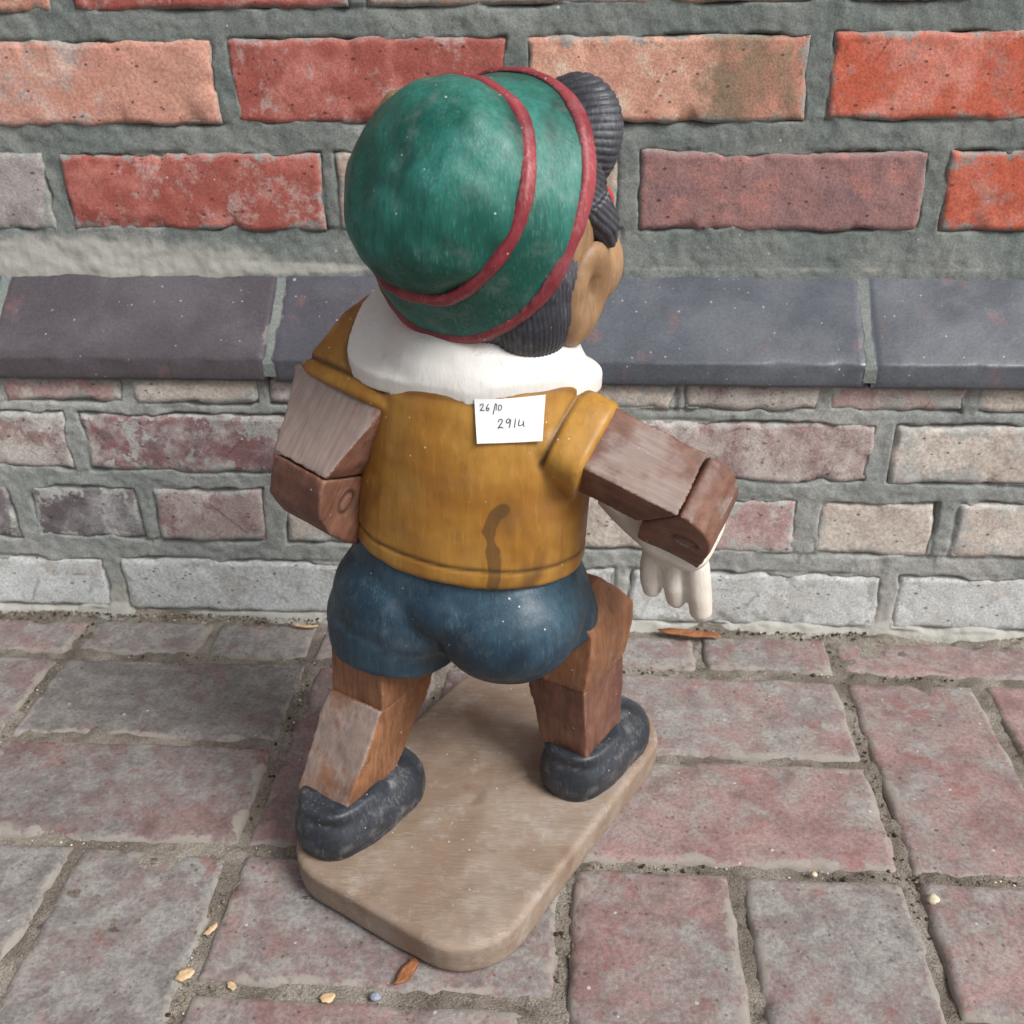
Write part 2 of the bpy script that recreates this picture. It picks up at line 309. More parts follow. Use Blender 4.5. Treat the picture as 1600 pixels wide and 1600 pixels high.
wall = empty('brick_wall', (0, .86, 0))
tag(wall, 'old brick wall of red and grey bricks with a sloping blue brick plinth', 'wall')
UY, LY = .86, .80
RED = ((158, 88, 79), (186, 118, 108), (180, 150, 144)); ORANGE = ((190, 98, 76), (206, 136, 120), (178, 128, 116)); PINK = ((208, 180, 168), (192, 140, 124), (170, 156, 151))
SALMON = ((206, 158, 138), (190, 136, 118), (214, 190, 172)); TAN = ((166, 138, 110), (198, 168, 138), (132, 118, 110)); MAROON = ((150, 115, 112), (126, 103, 105), (172, 122, 115)); GREY = ((164, 157, 155), (142, 136, 135), (178, 172, 168))
BUFF = ((172, 156, 144), (156, 138, 128), (182, 172, 164))
kinds = [RED, ORANGE, PINK, SALMON, MAROON, GREY, BUFF]
def place_brick(x0, x1, z0, z1, Y, T, mat, c, amount=.5, fine=True, **kw):
    e_ = .0022 if Y < .82 else .0014
    x0 -= e_; x1 += e_; z0 -= e_*.8; z1 += e_*.8; L, H = x1-x0, z1-z0
    me = block_mesh(L, H, T, rnd_.randint(0, 9999), **kw) if fine else low_block(L, H, T)
    o = link('brick', me, mat, wall, ((x0+x1)/2, Y-.86+rnd_.uniform(-.0012, .0012), (z0+z1)/2)); cols(o, *c, amount, 1.12 if Y < .82 else .97); return o
# upper wall: (joints, colours) by course
J = .009
upper = {0: (.4385, .4985, [(-.75, -.529, RED), (-.510, -.297, PINK), (-.282, -.066, RED), (-.047, .1645, SALMON), (.184, .392, ORANGE), (.412, .63, RED)]),
         -1: (.354, .414, [(-.68, -.4535, GREY), (-.437, -.2195, RED), (-.205, .022, BUFF), (.043, .266, MAROON), (.2845, .51, ORANGE), (.525, .74, RED)]),
         1: (.522, .583, [(-.64, -.418, SALMON), (-.400, -.187, RED), (-.170, .045, (BUFF[0], (178, 128, 112), BUFF[2])), (.061, .275, TAN), (.293, .51, MAROON), (.53, .74, RED)])}
for k, (z0, z1, row) in upper.items():
    for (a, b, c) in row:
        o = place_brick(a, b, z0, z1, UY-.002, .08, M_BRICK, c, .42 if c is not PINK else .55, True, res=.0026, wob=.0017, rnd=.0028)
        if c is SALMON and k == 0: o['split'] = .028; o['c4'] = lin((140, 120, 100), .97)
        if c is PINK and k == 0: o['split'] = .010; o['c4'] = lin((196, 148, 130), .97)
for r in range(-1, 16):
    z0 = .4385+.0845*r
    off = (.0 if r % 2 == 0 else -.117)
    for i in range(-5, 5):
        a = -.052+off+.2345*i; b = a+.217
        if r in (-1, 0, 1) and b > -.76 and a < .745: continue
        if r in (-1, 0, 1):
            if a < 0 and b > -.69: continue
        place_brick(a, b, z0, z0+.06, UY-.002, .08, M_BRICK, kinds[rnd_.randrange(len(kinds))], .45, False)
# lower wall
LG = ((178, 174, 168), (156, 149, 145), (128, 104, 102)); LW = ((189, 193, 193), (180, 183, 182), (172, 170, 166)); LM = ((168, 162, 159), (122, 92, 92), (104, 88, 90)); LP = ((174, 166, 162), (152, 136, 133), (134, 110, 109)); LD = ((150, 149, 149), (92, 85, 87), (112, 106, 107)); LC = ((186, 180, 172), (176, 167, 157), (166, 155, 147)); LR = ((158, 130, 129), (168, 148, 144), (180, 172, 166))
def lower_row(z0, z1, joints, cs, gap, dflt):
    for i in range(len(joints)-1):
        a, b = joints[i]+gap/2, joints[i+1]-gap/2
        place_brick(a, b, z0, z1, LY-.001, .07, M_BRICKLO, cs.get(i, dflt[i % len(dflt)]), .5, -.7 < a < .62, res=.0028, wob=.002, rnd=.004)
lower_row(.2205, .2405, [-.39+.1175*i for i in range(-5, 11)], {}, .013, [LG, LR, LC])
lower_row(.155, .2065, [-1.152, -.917, -.682, -.447, -.2105, .0195, .2515, .487, .72, .955], {2: LG, 3: LM, 4: LD, 5: LP, 6: LC}, .019, [LC, LG, LM])
lower_row(.0835, .1345, [-.514+.1183*i for i in range(-5, 13)], {4: LD, 5: LD, 6: LP, 7: LC, 10: LR, 11: LC, 12: LC}, .021, [LC, LP, LG])
lower_row(.0065, .0595, [-1.145, -.91, -.676, -.4415, -.206, .0385, .2765, .511, .747, .98], {3: LW, 4: LW, 5: LW, 6: LW, 7: LW}, .019, [LW])

# mortar faces: dense near the picture, struck so that each bed is deeper under the brick above
def mortar_sheet(name, x0, x1, z0, z1, step, rects, base, mat, fillet=None, seed=1, pale=None, ck=1.):
    nx = int((x1-x0)/step)+1; nz = int((z1-z0)/step)+1
    X, Z = np.meshgrid(np.linspace(x0, x1, nx), np.linspace(z0, z1, nz)); X = X.ravel(); Z = Z.ravel()
    P = np.stack([X, Z, np.zeros_like(X)], 1); dmin = np.full(X.size, 9.); top = np.zeros(X.size); inn = np.full(X.size, -9.)
    for (a, b, c, d) in rects:
        dx = np.maximum(np.maximum(a-X, X-b), 0); dz = np.maximum(np.maximum(c-Z, Z-d), 0); dd = np.hypot(dx, dz)
        inn = np.maximum(inn, np.minimum(np.minimum(X-a, b-X), np.minimum(Z-c, d-Z)))
        up = (Z < c+.001) & (X > a-.008) & (X < b+.008)
        top = np.maximum(top, np.where(up, np.exp(-np.maximum(c-Z, 0)/.007), 0)); dmin = np.minimum(dmin, dd)
    Y = base + .0009*fbm(P, 30, 4, seed) + .0007*fbm(P, 110, 3, seed+1)
    crack = np.clip(.55+.9*fbm(P, 22, 3, seed+2), 0, 1.3)
    crack = np.clip(crack-.35, 0, 1)*ck; Y = Y + .0050*top*crack + .0048*np.exp(-((dmin-.0006)/.0018)**2)*crack*(inn < .001)
    lap = np.clip((inn+.0004-.0040*np.clip(fbm(P, 34, 4, seed+4), -.6, 1.4))/.0035, 0, 1); Y = Y + .009*lap*lap*(3-2*lap)
    if fillet is not None: Y = Y + fillet(X, Z)
    me = fast_mesh(np.stack([X, Y, Z], 1), grid_faces(nx, nz)); add_attr(me, 'pale', pale(X, Z) if pale else np.zeros(X.size))
    o = link(name, me, mat, wall); return o
UR = [(a, b, z0, z1) for (z0, z1, row) in upper.values() for (a, b, c) in row]
def cop_fillet(X, Z): return -np.clip((.352-Z)/.035, 0, 1)**1.3*.0022
mortar_sheet('mortar', -.70, .66, .300, .61, .0016, UR, -.0010, M_MORT, cop_fillet, 1, lambda X, Z: np.exp(-((Z-.3215)/.004)**2)*.5 + np.clip((-.12-X)/.3, 0, 1)*np.clip((.362-Z)/.03, 0, 1)*1.05)
LRx = []
for o in wall.children:
    if o.name.startswith('brick') and o.location.y < -.03 and len(o.data.vertices) > 100:
        bb = o.bound_box; LRx.append((o.location.x+bb[0][0]+.002, o.location.x+bb[6][0]-.002, o.location.z+bb[0][2]+.002, o.location.z+bb[6][2]-.002))
mortar_sheet('mortar', -.70, .66, -.02, .246, .0016, LRx, -.0606, M_MORTLO, lambda X, Z: -np.clip((.012-Z)/.012, 0, 1.5)*.004*(1+.5*np.sin(X*40)), 5, lambda X, Z: .15+np.clip((.075-Z)/.06, 0, 1)*.6, .5)
# the wall behind and beyond
def box_mesh(x0, x1, y0, y1, z0, z1):
    me = mesh_from([(x, y, z) for x in (x0, x1) for y in (y0, y1) for z in (z0, z1)], [[0, 1, 3, 2], [4, 6, 7, 5], [0, 4, 5, 1], [2, 3, 7, 6], [0, 2, 6, 4], [1, 5, 7, 3]], False)
    add_attr(me, 'pale', [0]*8); return me
link('wall_core', box_mesh(-1.24, 1.14, .012, .2, -.02, 1.8), M_MORT, wall)
link('plinth_core', box_mesh(-1.24, 1.14, -.05, .01, -.02, .246), M_MORTLO, wall)
# plinth bricks with a splayed top
def splay_mesh(L, seed):
    prof = [(.022, .3185), (.0, .3165), (-.0665, .2644), (-.0676, .2635), (-.0688, .2622), (-.0690, .2608), (-.0690, .2596), (-.0690, .2455), (-.068, .243), (.0, .243)]
    pts = []; 
    for i in range(len(prof)-1):
        a, b = np.array(prof[i]), np.array(prof[i+1]); n_ = max(1, int(np.linalg.norm(b-a)/.004))
        for k in range(n_): pts.append(a+(b-a)*k/n_)
    pts.append(np.array(prof[-1])); pts = np.array(pts); nx = int(L/.004)
    xs = np.linspace(-L/2, L/2, nx); V = []; E_ = []
    for p in pts:
        for x in xs: V.append((x, p[0], p[1]))
    V = np.array(V); P = V.copy(); dE = L/2-np.abs(V[:, 0])
    V[:, 1] -= .0004*fbm(P, 30, 4, seed); V[:, 2] += .0004*fbm(P, 34, 4, seed+3); V[:, 0] += .0018*fbm(P, 50, 4, seed+5)*np.exp(-dE/.006)
    k = np.clip(1-dE/.004, 0, 1); V[:, 1] += k*k*.002; V[:, 2] -= k*k*.0015
    arr = np.exp(-(np.hypot(P[:, 1]+.07, P[:, 2]-.2618)/.004)**2)*np.clip(fbm(P, 60, 3, seed+8), 0, 1); V[:, 1] += arr*.0018
    np_ = len(pts); F = [list(f)[::-1] for f in grid_faces(nx, np_)]
    F.append([j*nx for j in range(np_)]); F.append([j*nx+nx-1 for j in range(np_)][::-1])
    me = mesh_from(V, F); add_attr(me, 'edge', np.minimum(dE, np.maximum(P[:, 1]*-1+.004, 0)+.002)); return me
cj = [-.752, -.507, -.2615, -.017, .2285, .4735, .72]
for i in range(-3, 8):
    a = -.507+.2452*i; o = link('plinth_brick', splay_mesh(.2418, 100+i), M_COPING, wall, (a+.1226, 0, 0))
    if i == 0: cols(o, (84, 79, 84), (96, 92, 97), (0, 0, 0), k=.86)
    elif i == 1: cols(o, (82, 82, 89), (94, 94, 101), (0, 0, 0), k=.86)
    else: cols(o, (85, 90, 98), (99, 104, 111), (0, 0, 0), k=.86)
# bedding mortar between the plinth bricks
link('mortar', box_mesh(-1.24, 1.14, -.062, .01, .2465, .2585), M_MORTLO, wall)
for i in range(-3, 8):
    V = [(x, y, z) for x in (-.005, .005) for (y, z) in ((.01, .3165), (.0, .3155), (-.0675, .2615), (-.0690, .2585), (-.0690, .2475), (.01, .2475))]
    me = mesh_from(V, [list(range(6)), list(range(11, 5, -1))]+[[i, i+6, (i+1) % 6+6, (i+1) % 6] for i in range(6)], False); add_attr(me, 'pale', [.05]*12)
    link('mortar', me, M_MORT, wall, (-.507+.2452*i, 0, 0))

# ------------------------------------------------------------------ paving
ground = link('ground', fast_mesh([(-60, -60, -.03), (60, -60, -.03), (60, 60, -.03), (-60, 60, -.03)], [[0, 1, 2, 3]]), M_JOINT); tag(ground, kind='structure')
def ground_joint():
    st = .004; x0, x1, y0, y1 = -.75, .75, .25, .80
    nx = int((x1-x0)/st)+1; ny = int((y1-y0)/st)+1; X, Y = np.meshgrid(np.linspace(x0, x1, nx), np.linspace(y0, y1, ny)); X = X.ravel(); Y = Y.ravel()
    P = np.stack([X, Y, 0*X], 1); Z = -.0031+.0016*fbm(P, 26, 4, 31)+.0014*fbm(P, 120, 3, 33) + np.exp(-(.8-Y)/.008)*.006*np.clip(.6+fbm(P, 30, 3, 8), 0, 2)
    return fast_mesh(np.stack([X, Y, Z], 1), grid_faces(nx, ny))
pave = empty('pavement', (0, .5, 0)); tag(pave, 'basket weave pavement of worn pink and grey clay pavers', kind='structure')
link('joint_sand', ground_joint(), M_JOINT, pave, (0, -.5, 0))
link('joint_sand', fast_mesh([(-1.3, -.8, -.0075), (1.3, -.8, -.0075), (1.3, .8, -.0075), (-1.3, .8, -.0075)], [[0, 1, 2, 3]]), M_JOINT, pave, (0, -.5, 0))
ROT = Matrix.Rotation(rad(-90), 4, 'X')
def paver(x0, x1, y0, y1, amount, fine=True, tone=None):
    L, W_ = x1-x0, y1-y0
    if fine: me = block_mesh(L, W_, .03, rnd_.randint(0, 9999), res=.0034, wob=.0011, rnd=.0042, rough=.0010, chips=1.2)
    else: me = low_block(L, W_, .03)
    me.transform(ROT)
    o = link('paver', me, M_PAVER, pave, ((x0+x1)/2, (y0+y1)/2-.5, rnd_.uniform(-.0012, .0012))); o.rotation_euler = (rnd_.uniform(-.006, .006), rnd_.uniform(-.004, .004), rnd_.uniform(-.006, .006))
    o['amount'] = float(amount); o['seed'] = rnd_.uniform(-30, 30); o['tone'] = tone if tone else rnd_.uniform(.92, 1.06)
g = .0038
XB = [-.0055+.2315*i for i in range(-5, 6)]; YB = [.7305-.2195*j for j in range(0, 6)]
AM = {(3, 0, 0): .62, (3, 0, 1): .5, (3, 1, 0): .66, (3, 1, 1): .6, (2, 1, 0): .64, (4, 1, 0): .48, (4, 1, 1): .45, (5, 0, 0): .52, (5, 0, 1): .42, (5, 1, 0): .44, (5, 1, 1): .54, (6, 0, 0): .45}
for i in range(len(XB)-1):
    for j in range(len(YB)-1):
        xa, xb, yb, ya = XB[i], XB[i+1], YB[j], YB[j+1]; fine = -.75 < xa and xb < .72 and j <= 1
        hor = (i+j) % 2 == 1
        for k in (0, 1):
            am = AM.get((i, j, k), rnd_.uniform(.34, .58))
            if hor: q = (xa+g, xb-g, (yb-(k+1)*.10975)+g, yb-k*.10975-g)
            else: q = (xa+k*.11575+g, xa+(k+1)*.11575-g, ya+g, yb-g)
            paver(*q, am, fine, {(3, 0): rnd_.uniform(.72, .8), (2, 0): .85, (4, 0): .84, (3, 1): .9}.get((i, j)))  # left-hand pavers get darker tones: the dimmer light there put into their colour
sj = [-1.16, -.93, -.7, -.585, -.466, -.343, -.242, -.12, -.006, .109, .2265, .455, .57, .8, 1.03]
for a, b in zip(sj[:-1], sj[1:]): paver(a+g, b-g, .737, .787, rnd_.uniform(.4, .6), -.75 < a and b < .82)

# ------------------------------------------------------------------ the carved figure
B = Vector((-.057, .56, 0))
fig = empty('carved_wooden_figure', B)
tag(fig, 'painted carved wooden figure in green hat, ochre vest and blue shorts, on a wooden slab', 'figure')
DG = bpy.context.evaluated_depsgraph_get
def remesh(bm, voxel=.0014, smooth=3, noise=(.0004, 40), seed=1):
    """fuse the pieces into one carved surface; vertices come back in world space"""
    me = bpy.data.meshes.new('t'); bmesh.ops.recalc_face_normals(bm, faces=bm.faces); bm.to_mesh(me); bm.free()
    o = bpy.data.objects.new('t', me); COL.objects.link(o)
    r = o.modifiers.new('r', 'REMESH'); r.mode = 'VOXEL'; r.voxel_size = voxel; r.adaptivity = 0
    if smooth:
        k = o.modifiers.new('s', 'SMOOTH'); k.factor = .5; k.iterations = smooth
    dg = DG(); dg.update(); res = bpy.data.meshes.new_from_object(o.evaluated_get(dg))
    bpy.data.objects.remove(o); bpy.data.meshes.remove(me)
    co = get_co(res); nr = get_no(res)
    if noise: co = co + nr*(noise[0]*fbm(co, noise[1], 3, seed))[:, None]
    set_co(res, co); res.polygons.foreach_set('use_smooth', [True]*len(res.polygons)); return res
def get_co(me):
    a = np.empty(len(me.vertices)*3, np.float32); me.vertices.foreach_get('co', a); return a.reshape(-1, 3).astype(float)
def get_no(me):
    a = np.empty(len(me.vertices)*3, np.float32); me.vertex_normals.foreach_get('vector', a); return a.reshape(-1, 3).astype(float)
def set_co(me, co):
    me.vertices.foreach_set('co', np.asarray(co, np.float32).ravel()); me.update()
def seg_dist(co, line):
    d = np.full(len(co), 9.)
    for a, b in zip(line[:-1], line[1:]):
        a = np.array(a); b = np.array(b); ab = b-a; t = np.clip(((co-a)@ab)/max(1e-12, ab@ab), 0, 1); d = np.minimum(d, np.linalg.norm(co-a-t[:, None]*ab, axis=1))
    return d
def groove(me, lines, width=.0012, depth=.0012, acc=None):
    co = get_co(me); nr = get_no(me); d = np.full(len(co), 9.)
    for l in lines: d = np.minimum(d, seg_dist(co, l))
    k = np.exp(-(d/width)**2); set_co(me, co-nr*(depth*k)[:, None]); return np.maximum(k, acc) if acc is not None else k
def put(name, me, mat, parent=fig, groove_=None, patch=None, stain=None, gf=None):
    """world-space mesh -> part of the figure"""
    if groove_ is not None: add_attr(me, 'groove', groove_)
    if patch is not None: add_attr(me, 'patch', patch)
    if stain is not None: add_attr(me, 'stain', stain)
    gc_ = get_co(me)
    if gf is not None: Fi = np.array(gf.inverted()); gc_ = (gc_@Fi[:3, :3].T+Fi[:3, 3])[:, [1, 2, 0]]
    at_ = me.attributes.new('gc', 'FLOAT_VECTOR', 'POINT'); at_.data.foreach_set('vector', gc_.astype(np.float32).ravel())
    org = B if parent is fig else Vector(parent['_o'])
    co = get_co(me); c = co.mean(0); set_co(me, co-c); o = link(name, me, mat, parent, Vector(c)-org); o['_o'] = tuple(c); return o
def frame(o, X, Y, Z):
    m_ = Matrix((Vector(X), Vector(Y), Vector(Z))).transposed().to_4x4(); m_.translation = Vector(o); return m_
def yawf(o, az):
    """frame with y axis pointing along azimuth az (degrees, from +X), x axis to its right"""
    a = rad(az); return frame(o, (math.sin(a), -math.cos(a), 0), (math.cos(a), math.sin(a), 0), (0, 0, 1))
def ell(bm, M_, c, r, seg=28, rot=None, p=None):
    m2 = M_ @ Matrix.Translation(Vector(c))
    if rot: m2 = m2 @ Matrix.Rotation(rot[0], 4, 'X') @ Matrix.Rotation(rot[1], 4, 'Y') @ Matrix.Rotation(rot[2], 4, 'Z')
    vs = bmesh.ops.create_uvsphere(bm, u_segments=seg, v_segments=seg//2, radius=1)['verts']
    for v in vs:
        q = v.co
        if p: q = Vector([math.copysign(abs(x)**p, x) for x in q])
        v.co = m2 @ Vector((q.x*r[0], q.y*r[1], q.z*r[2]))
def hull(bm, pts):
    vs = [bm.verts.new(Vector(p)) for p in pts]; res = bmesh.ops.convex_hull(bm, input=vs)
    bad = [e for e in res['geom_interior'] + res['geom_unused'] if isinstance(e, bmesh.types.BMVert)]
    if bad: bmesh.ops.delete(bm, geom=list(set(bad)), context='VERTS')
def prism(bm, M_, poly, w0, w1=None):
    """polygon (p, q) in the x-y plane of M_, extruded along its z from -w to w (a width per corner)"""
    n = len(poly); ws = w0 if isinstance(w0, (list, tuple)) else [w0]*n
    a = [bm.verts.new(M_ @ Vector((p, q, ws[i]))) for i, (p, q) in enumerate(poly)]; b = [bm.verts.new(M_ @ Vector((p, q, -ws[i]))) for i, (p, q) in enumerate(poly)]
    bm.faces.new(a); bm.faces.new(b[::-1])
    for i in range(n): bm.faces.new((a[i], b[i], b[(i+1) % n], a[(i+1) % n]))
    bmesh.ops.triangulate(bm, faces=bm.faces[:])
def tube(bm, pts, rads, seg=14, caps=True):
    pts = [Vector(p) for p in pts]; rings = []
    up = None
    for i, p in enumerate(pts):
        d = (pts[min(i+1, len(pts)-1)]-pts[max(i-1, 0)]).normalized()
        if up is None: up = d.orthogonal().normalized()
        up = (up-d*up.dot(d)).normalized(); sd = d.cross(up)
        rings.append([bm.verts.new(p+(up*math.cos(2*math.pi*k/seg)+sd*math.sin(2*math.pi*k/seg))*rads[i]) for k in range(seg)])
    for a, b in zip(rings[:-1], rings[1:]):
        for k in range(seg): bm.faces.new((a[k], a[(k+1) % seg], b[(k+1) % seg], b[k]))
    if caps: bm.faces.new(rings[0][::-1]); bm.faces.new(rings[-1])
def loft(bm, M_, rings, seg=48, sup=2.4):
    """rings: (z, cx, cy, a, b) super-ellipses"""
    rs = []
    for (z, cx, cy, a, b) in rings:
        r_ = []
        for k in range(seg):
            t = 2*math.pi*k/seg; c, s_ = math.cos(t), math.sin(t)
            r_.append(bm.verts.new(M_ @ Vector((cx+a*math.copysign(abs(c)**(2/sup), c), cy+b*math.copysign(abs(s_)**(2/sup), s_), z))))
        rs.append(r_)
    for a, b in zip(rs[:-1], rs[1:]):
        for k in range(seg): bm.faces.new((a[k], a[(k+1) % seg], b[(k+1) % seg], b[k]))
    bm.faces.new(rs[0][::-1]); bm.faces.new(rs[-1])
def circle(M_, c, r, n=24, ax=(1, 1)):
    return [M_ @ Vector((c[0]+ax[0]*r*math.cos(2*math.pi*k/n), c[1]+ax[1]*r*math.sin(2*math.pi*k/n), c[2])) for k in range(n+1)]
def V3(M_, l): return [np.array(M_ @ Vector(p)) for p in l]

# --- slab
FB = yawf(B+Vector((-.0065, -.001, 0)), 60.9)
def slab():
    bm = bmesh.new(); a, b, r, h = .0855, .1335, .042, .027; out = []
    for (cx, cy, t0) in ((a-r, b-r, 0), (-a+r, b-r, 90), (-a+r, -b+r, 180), (a-r, -b+r, 270)):
        for k in range(9): t = rad(t0+k*90/8); out.append((cx+r*math.cos(t), cy+r*math.sin(t)))
    lv = [(.0, .004), (.003, .0), (h-.003, -.001), (h-.0008, .0006), (h, .0030)]; rs = []
    for z, ins in lv:
        k = [1-ins/a, 1-ins/b]; rs.append([bm.verts.new(FB @ Vector((x*k[0], y*k[1], z+.0006))) for x, y in out])
    n = len(out)
    for p, q in zip(rs[:-1], rs[1:]):
        for i in range(n): bm.faces.new((p[i], p[(i+1) % n], q[(i+1) % n], q[i]))
    bm.faces.new(rs[0][::-1]); bm.faces.new(rs[-1]); return remesh(bm, .0016, 2, (.0007, 26), 3)
me = slab(); co = get_co(me)
put('base', me, M_SLAB, patch=np.clip(.15+.5*fbm(co, 18, 3, 4), 0, 1)*.8)

# --- shoes
def shoe(c, az, L=.1, Wd=.054, top=.038):
    F_ = yawf((c[0], c[1], .0265), az); bm = bmesh.new()
    ell(bm, F_, (0, L*.2, .014), (Wd*.5, L*.31, .026), p=.86); ell(bm, F_, (0, -L*.2, .014), (Wd*.47, L*.3, .025), p=.84)
    loft(bm, F_, [(-.002, 0, -.004, Wd*.47, L*.40), (.02, 0, -.004, Wd*.49, L*.43), (.028, 0, -L*.10, Wd*.45, L*.33), (top-.002, 0, -L*.16, Wd*.44, L*.29), (top+.001, 0, -L*.16, Wd*.41, L*.265)], 40, 2.5)
    ell(bm, F_, (0, L*.17, .022), (Wd*.43, L*.30, .019))
    for v in bm.verts:
        l = F_.inverted() @ v.co
        if l.z < 0: l.z = 0; v.co = F_ @ l
    me = remesh(bm, .0014, 5, (.0005, 45), 7); co = get_co(me); Fi = np.array(F_.inverted()); lo = co@Fi[:3, :3].T+Fi[:3, 3]
    g_ = np.exp(-((lo[:, 2]-.0055)/.0011)**2); set_co(me, co-get_no(me)*(g_*.0009)[:, None]); return me, g_*.4
for c, az in (((-.1475, .5195), 54), ((.0135, .583), 55)):
    me, g_ = shoe(c, az); put('shoe', me, M_SHOE, groove_=g_)

# --- legs: thigh and shin blocks hinged at the knee, carved square
def leg(corner_pts, az, wd, dp, gl, patchfn=None, seed=0):
    """corner_pts: positions of the leg's centre line from the top down with (width, depth) scale; az facing"""
    a = rad(az); X = Vector((math.sin(a), -math.cos(a), 0)); Yv = Vector((math.cos(a), math.sin(a), 0)); bm = bmesh.new(); secs = []
    for (p, sx, sy) in corner_pts:
        p = Vector(p); secs.append([p+X*sx*wd/2*i+Yv*sy*dp/2*j for i, j in ((-1, -1), (1, -1), (1, 1), (-1, 1))])
    for s0, s1 in zip(secs[:-1], secs[1:]): hull(bm, s0+s1)
    me = remesh(bm, .0014, 4, (.0009, 42), seed); lines = []
    for k in gl: q = secs[k]; lines += [[np.array(q[0]), np.array(q[1])], [np.array(q[1]), np.array(q[2])], [np.array(q[2]), np.array(q[3])], [np.array(q[3]), np.array(q[0])]]
    g_ = groove(me, lines, .0011, .0009) if lines else np.zeros(len(me.vertices)); return me, g_
# left leg: thigh upright, shin raking back to the heel
me, g_ = leg([((-.127, .549, .19), 1.02, 1.05), ((-.1305, .5485, .124), 1.05, 1.12)], 60, .042, .050, [])
put('upper_leg', me, M_WOOD, groove_=g_*.4, patch=np.clip(.25+.7*fbm(get_co(me), 20, 3, 8), 0, 1)*(get_no(me)@np.array((-.5, -.87, 0)) > .5))
me, g_ = leg([((-.1310, .548, .1255), 1.03, 1.10), ((-.1375, .541, .109), 1.1, 1.14), ((-.1555, .5195, .062), 1.02, .98), ((-.159, .515, .045), .9, .84)], 60, .043, .052, [])
co = get_co(me); put('lower_leg', me, M_WOOD, groove_=g_*.4, patch=.95*(get_no(me)@np.array((-.5, -.8, .3)) > .6)*np.clip(.75+.5*fbm(co, 25, 3, 2), 0, 1))
# right leg: thigh swung forward, shin upright
me, g_ = leg([((-.02, .562, .195), 1.05, 1.0), ((-.0045, .5725, .178), 1.02, 1.02), ((.0025, .577, .166), 1.04, 1.12), ((.0025, .577, .148), 1.04, 1.17), ((-.0015, .573, .124), 1.02, 1.12)], 60, .045, .050, [], 1)
put('upper_leg', me, M_WOOD, groove_=g_*.4)
me, g_ = leg([((-.0015, .5725, .1255), 1.0, 1.1), ((-.001, .573, .112), 1.0, 1.1), ((.003, .5745, .064), .84, 1.0), ((.004, .5745, .05), .74, .82)], 60, .045, .0490, [], 2)
put('lower_leg', me, M_WOODR, groove_=g_*.4)

# --- shorts
bm = bmesh.new(); I4 = Matrix.Identity(4)
FS = yawf((-.0755, .5545, 0), 80)
ell(bm, FS, (0, .004, .214), (.074, .055, .040))
loft(bm, FS, [(.20, 0, .0, .075, .056), (.222, 0, 0, .069, .053), (.243, 0, 0, .065, .049)], 40, 2.2)
ell(bm, FS, (-.034, -.009, .193), (.049, .049, .044)); ell(bm, FS, (.034, -.014, .190), (.048, .050, .042)); ell(bm, FS, (0, -.014, .206), (.040, .045, .030))
tube(bm, [(-.105, .554, .208), (-.113, .553, .195), (-.119, .5515, .175), (-.1225, .5505, .1535)], [.032, .044, .046, .0425], 28)
tube(bm, [(-.038, .556, .20), (-.024, .562, .178), (-.015, .566, .160)], [.043, .036, .032], 28)
me = remesh(bm, .0016, 16, (.0008, 24), 5)
put('shorts', me, M_BLUE)

# --- vest: torso, shoulders and short sleeves in one piece
def rotf(o, az, roll, pitch=0):
    return yawf(o, az) @ Matrix.Rotation(rad(roll), 4, 'Y') @ Matrix.Rotation(rad(pitch), 4, 'X')
FT = rotf((-.0695, .5545, .2315), 80, 6)
# arm frames: x along the upper arm, y = facet normal (q), z = peg axis
aR = Vector((.9, -.29, -.34)).normalized(); sR = Vector((-.46, -.69, -.56)); sR = (sR-aR*sR.dot(aR)).normalized(); nR = sR.cross(aR).normalized()
aL = Vector((-.43, -.46, -.77)).normalized(); sL = Vector((.8, -.55, -.1)); sL = (sL-aL*sL.dot(aL)).normalized(); nL = aL.cross(sL).normalized()
AR = frame(Vector((.007, .515, .3205))-nR*.0175, aR, nR, sR); AL = frame(Vector((-.1415, .549, .3345))-nL*.02, aL, nL, sL)
def boxpts(F_, p0, p1, hn0, hs0, hn1, hs1): return [F_ @ Vector((p, i*hn, j*hs)) for p, hn, hs in ((p0, hn0, hs0), (p1, hn1, hs1)) for i in (-1, 1) for j in (-1, 1)]
def band(F_, p, hn, hs): return V3(F_, [(p, -hn, -hs), (p, hn, -hs), (p, hn, hs), (p, -hn, hs), (p, -hn, -hs)])
def sup_ring(F_, p, cq, cs, a, b, sup, n=48):
    o = []
    for i in range(n+1):
        t = 2*math.pi*i/n; c, s_ = math.cos(t), math.sin(t); o.append(np.array(F_ @ Vector((p, cq+a*math.copysign(abs(c)**(2/sup), c), cs+b*math.copysign(abs(s_)**(2/sup), s_)))))
    return o
bm = bmesh.new()
loft(bm, FT, [(-.001, 0, 0, .0700, .053), (.002, 0, 0, .0725, .055), (.010, 0, 0, .0725, .055), (.03, 0, 0, .0715, .055), (.05, 0, .001, .0700, .0545), (.07, 0, .001, .0670, .0540), (.085, 0, .002, .0645, .053), (.103, 0, .003, .0630, .050), (.118, 0, .004, .0590, .046), (.130, 0, .006, .052, .041), (.138, 0, .008, .036, .034)], 56, 2.12)
ROTX = frame((0, 0, 0), (0, 1, 0), (0, 0, 1), (1, 0, 0))     # loft axis along the arm
loft(bm, AR @ ROTX, [(-.055, -.006, 0, .020, .022), (-.034, -.004, 0, .0240, .0265), (-.021, -.003, 0, .0238, .0270), (-.010, -.0025, .0005, .0245, .0285), (.001, -.002, .001, .0240, .0285), (.003, -.002, .001, .0220, .0265)], 48, 3.4)
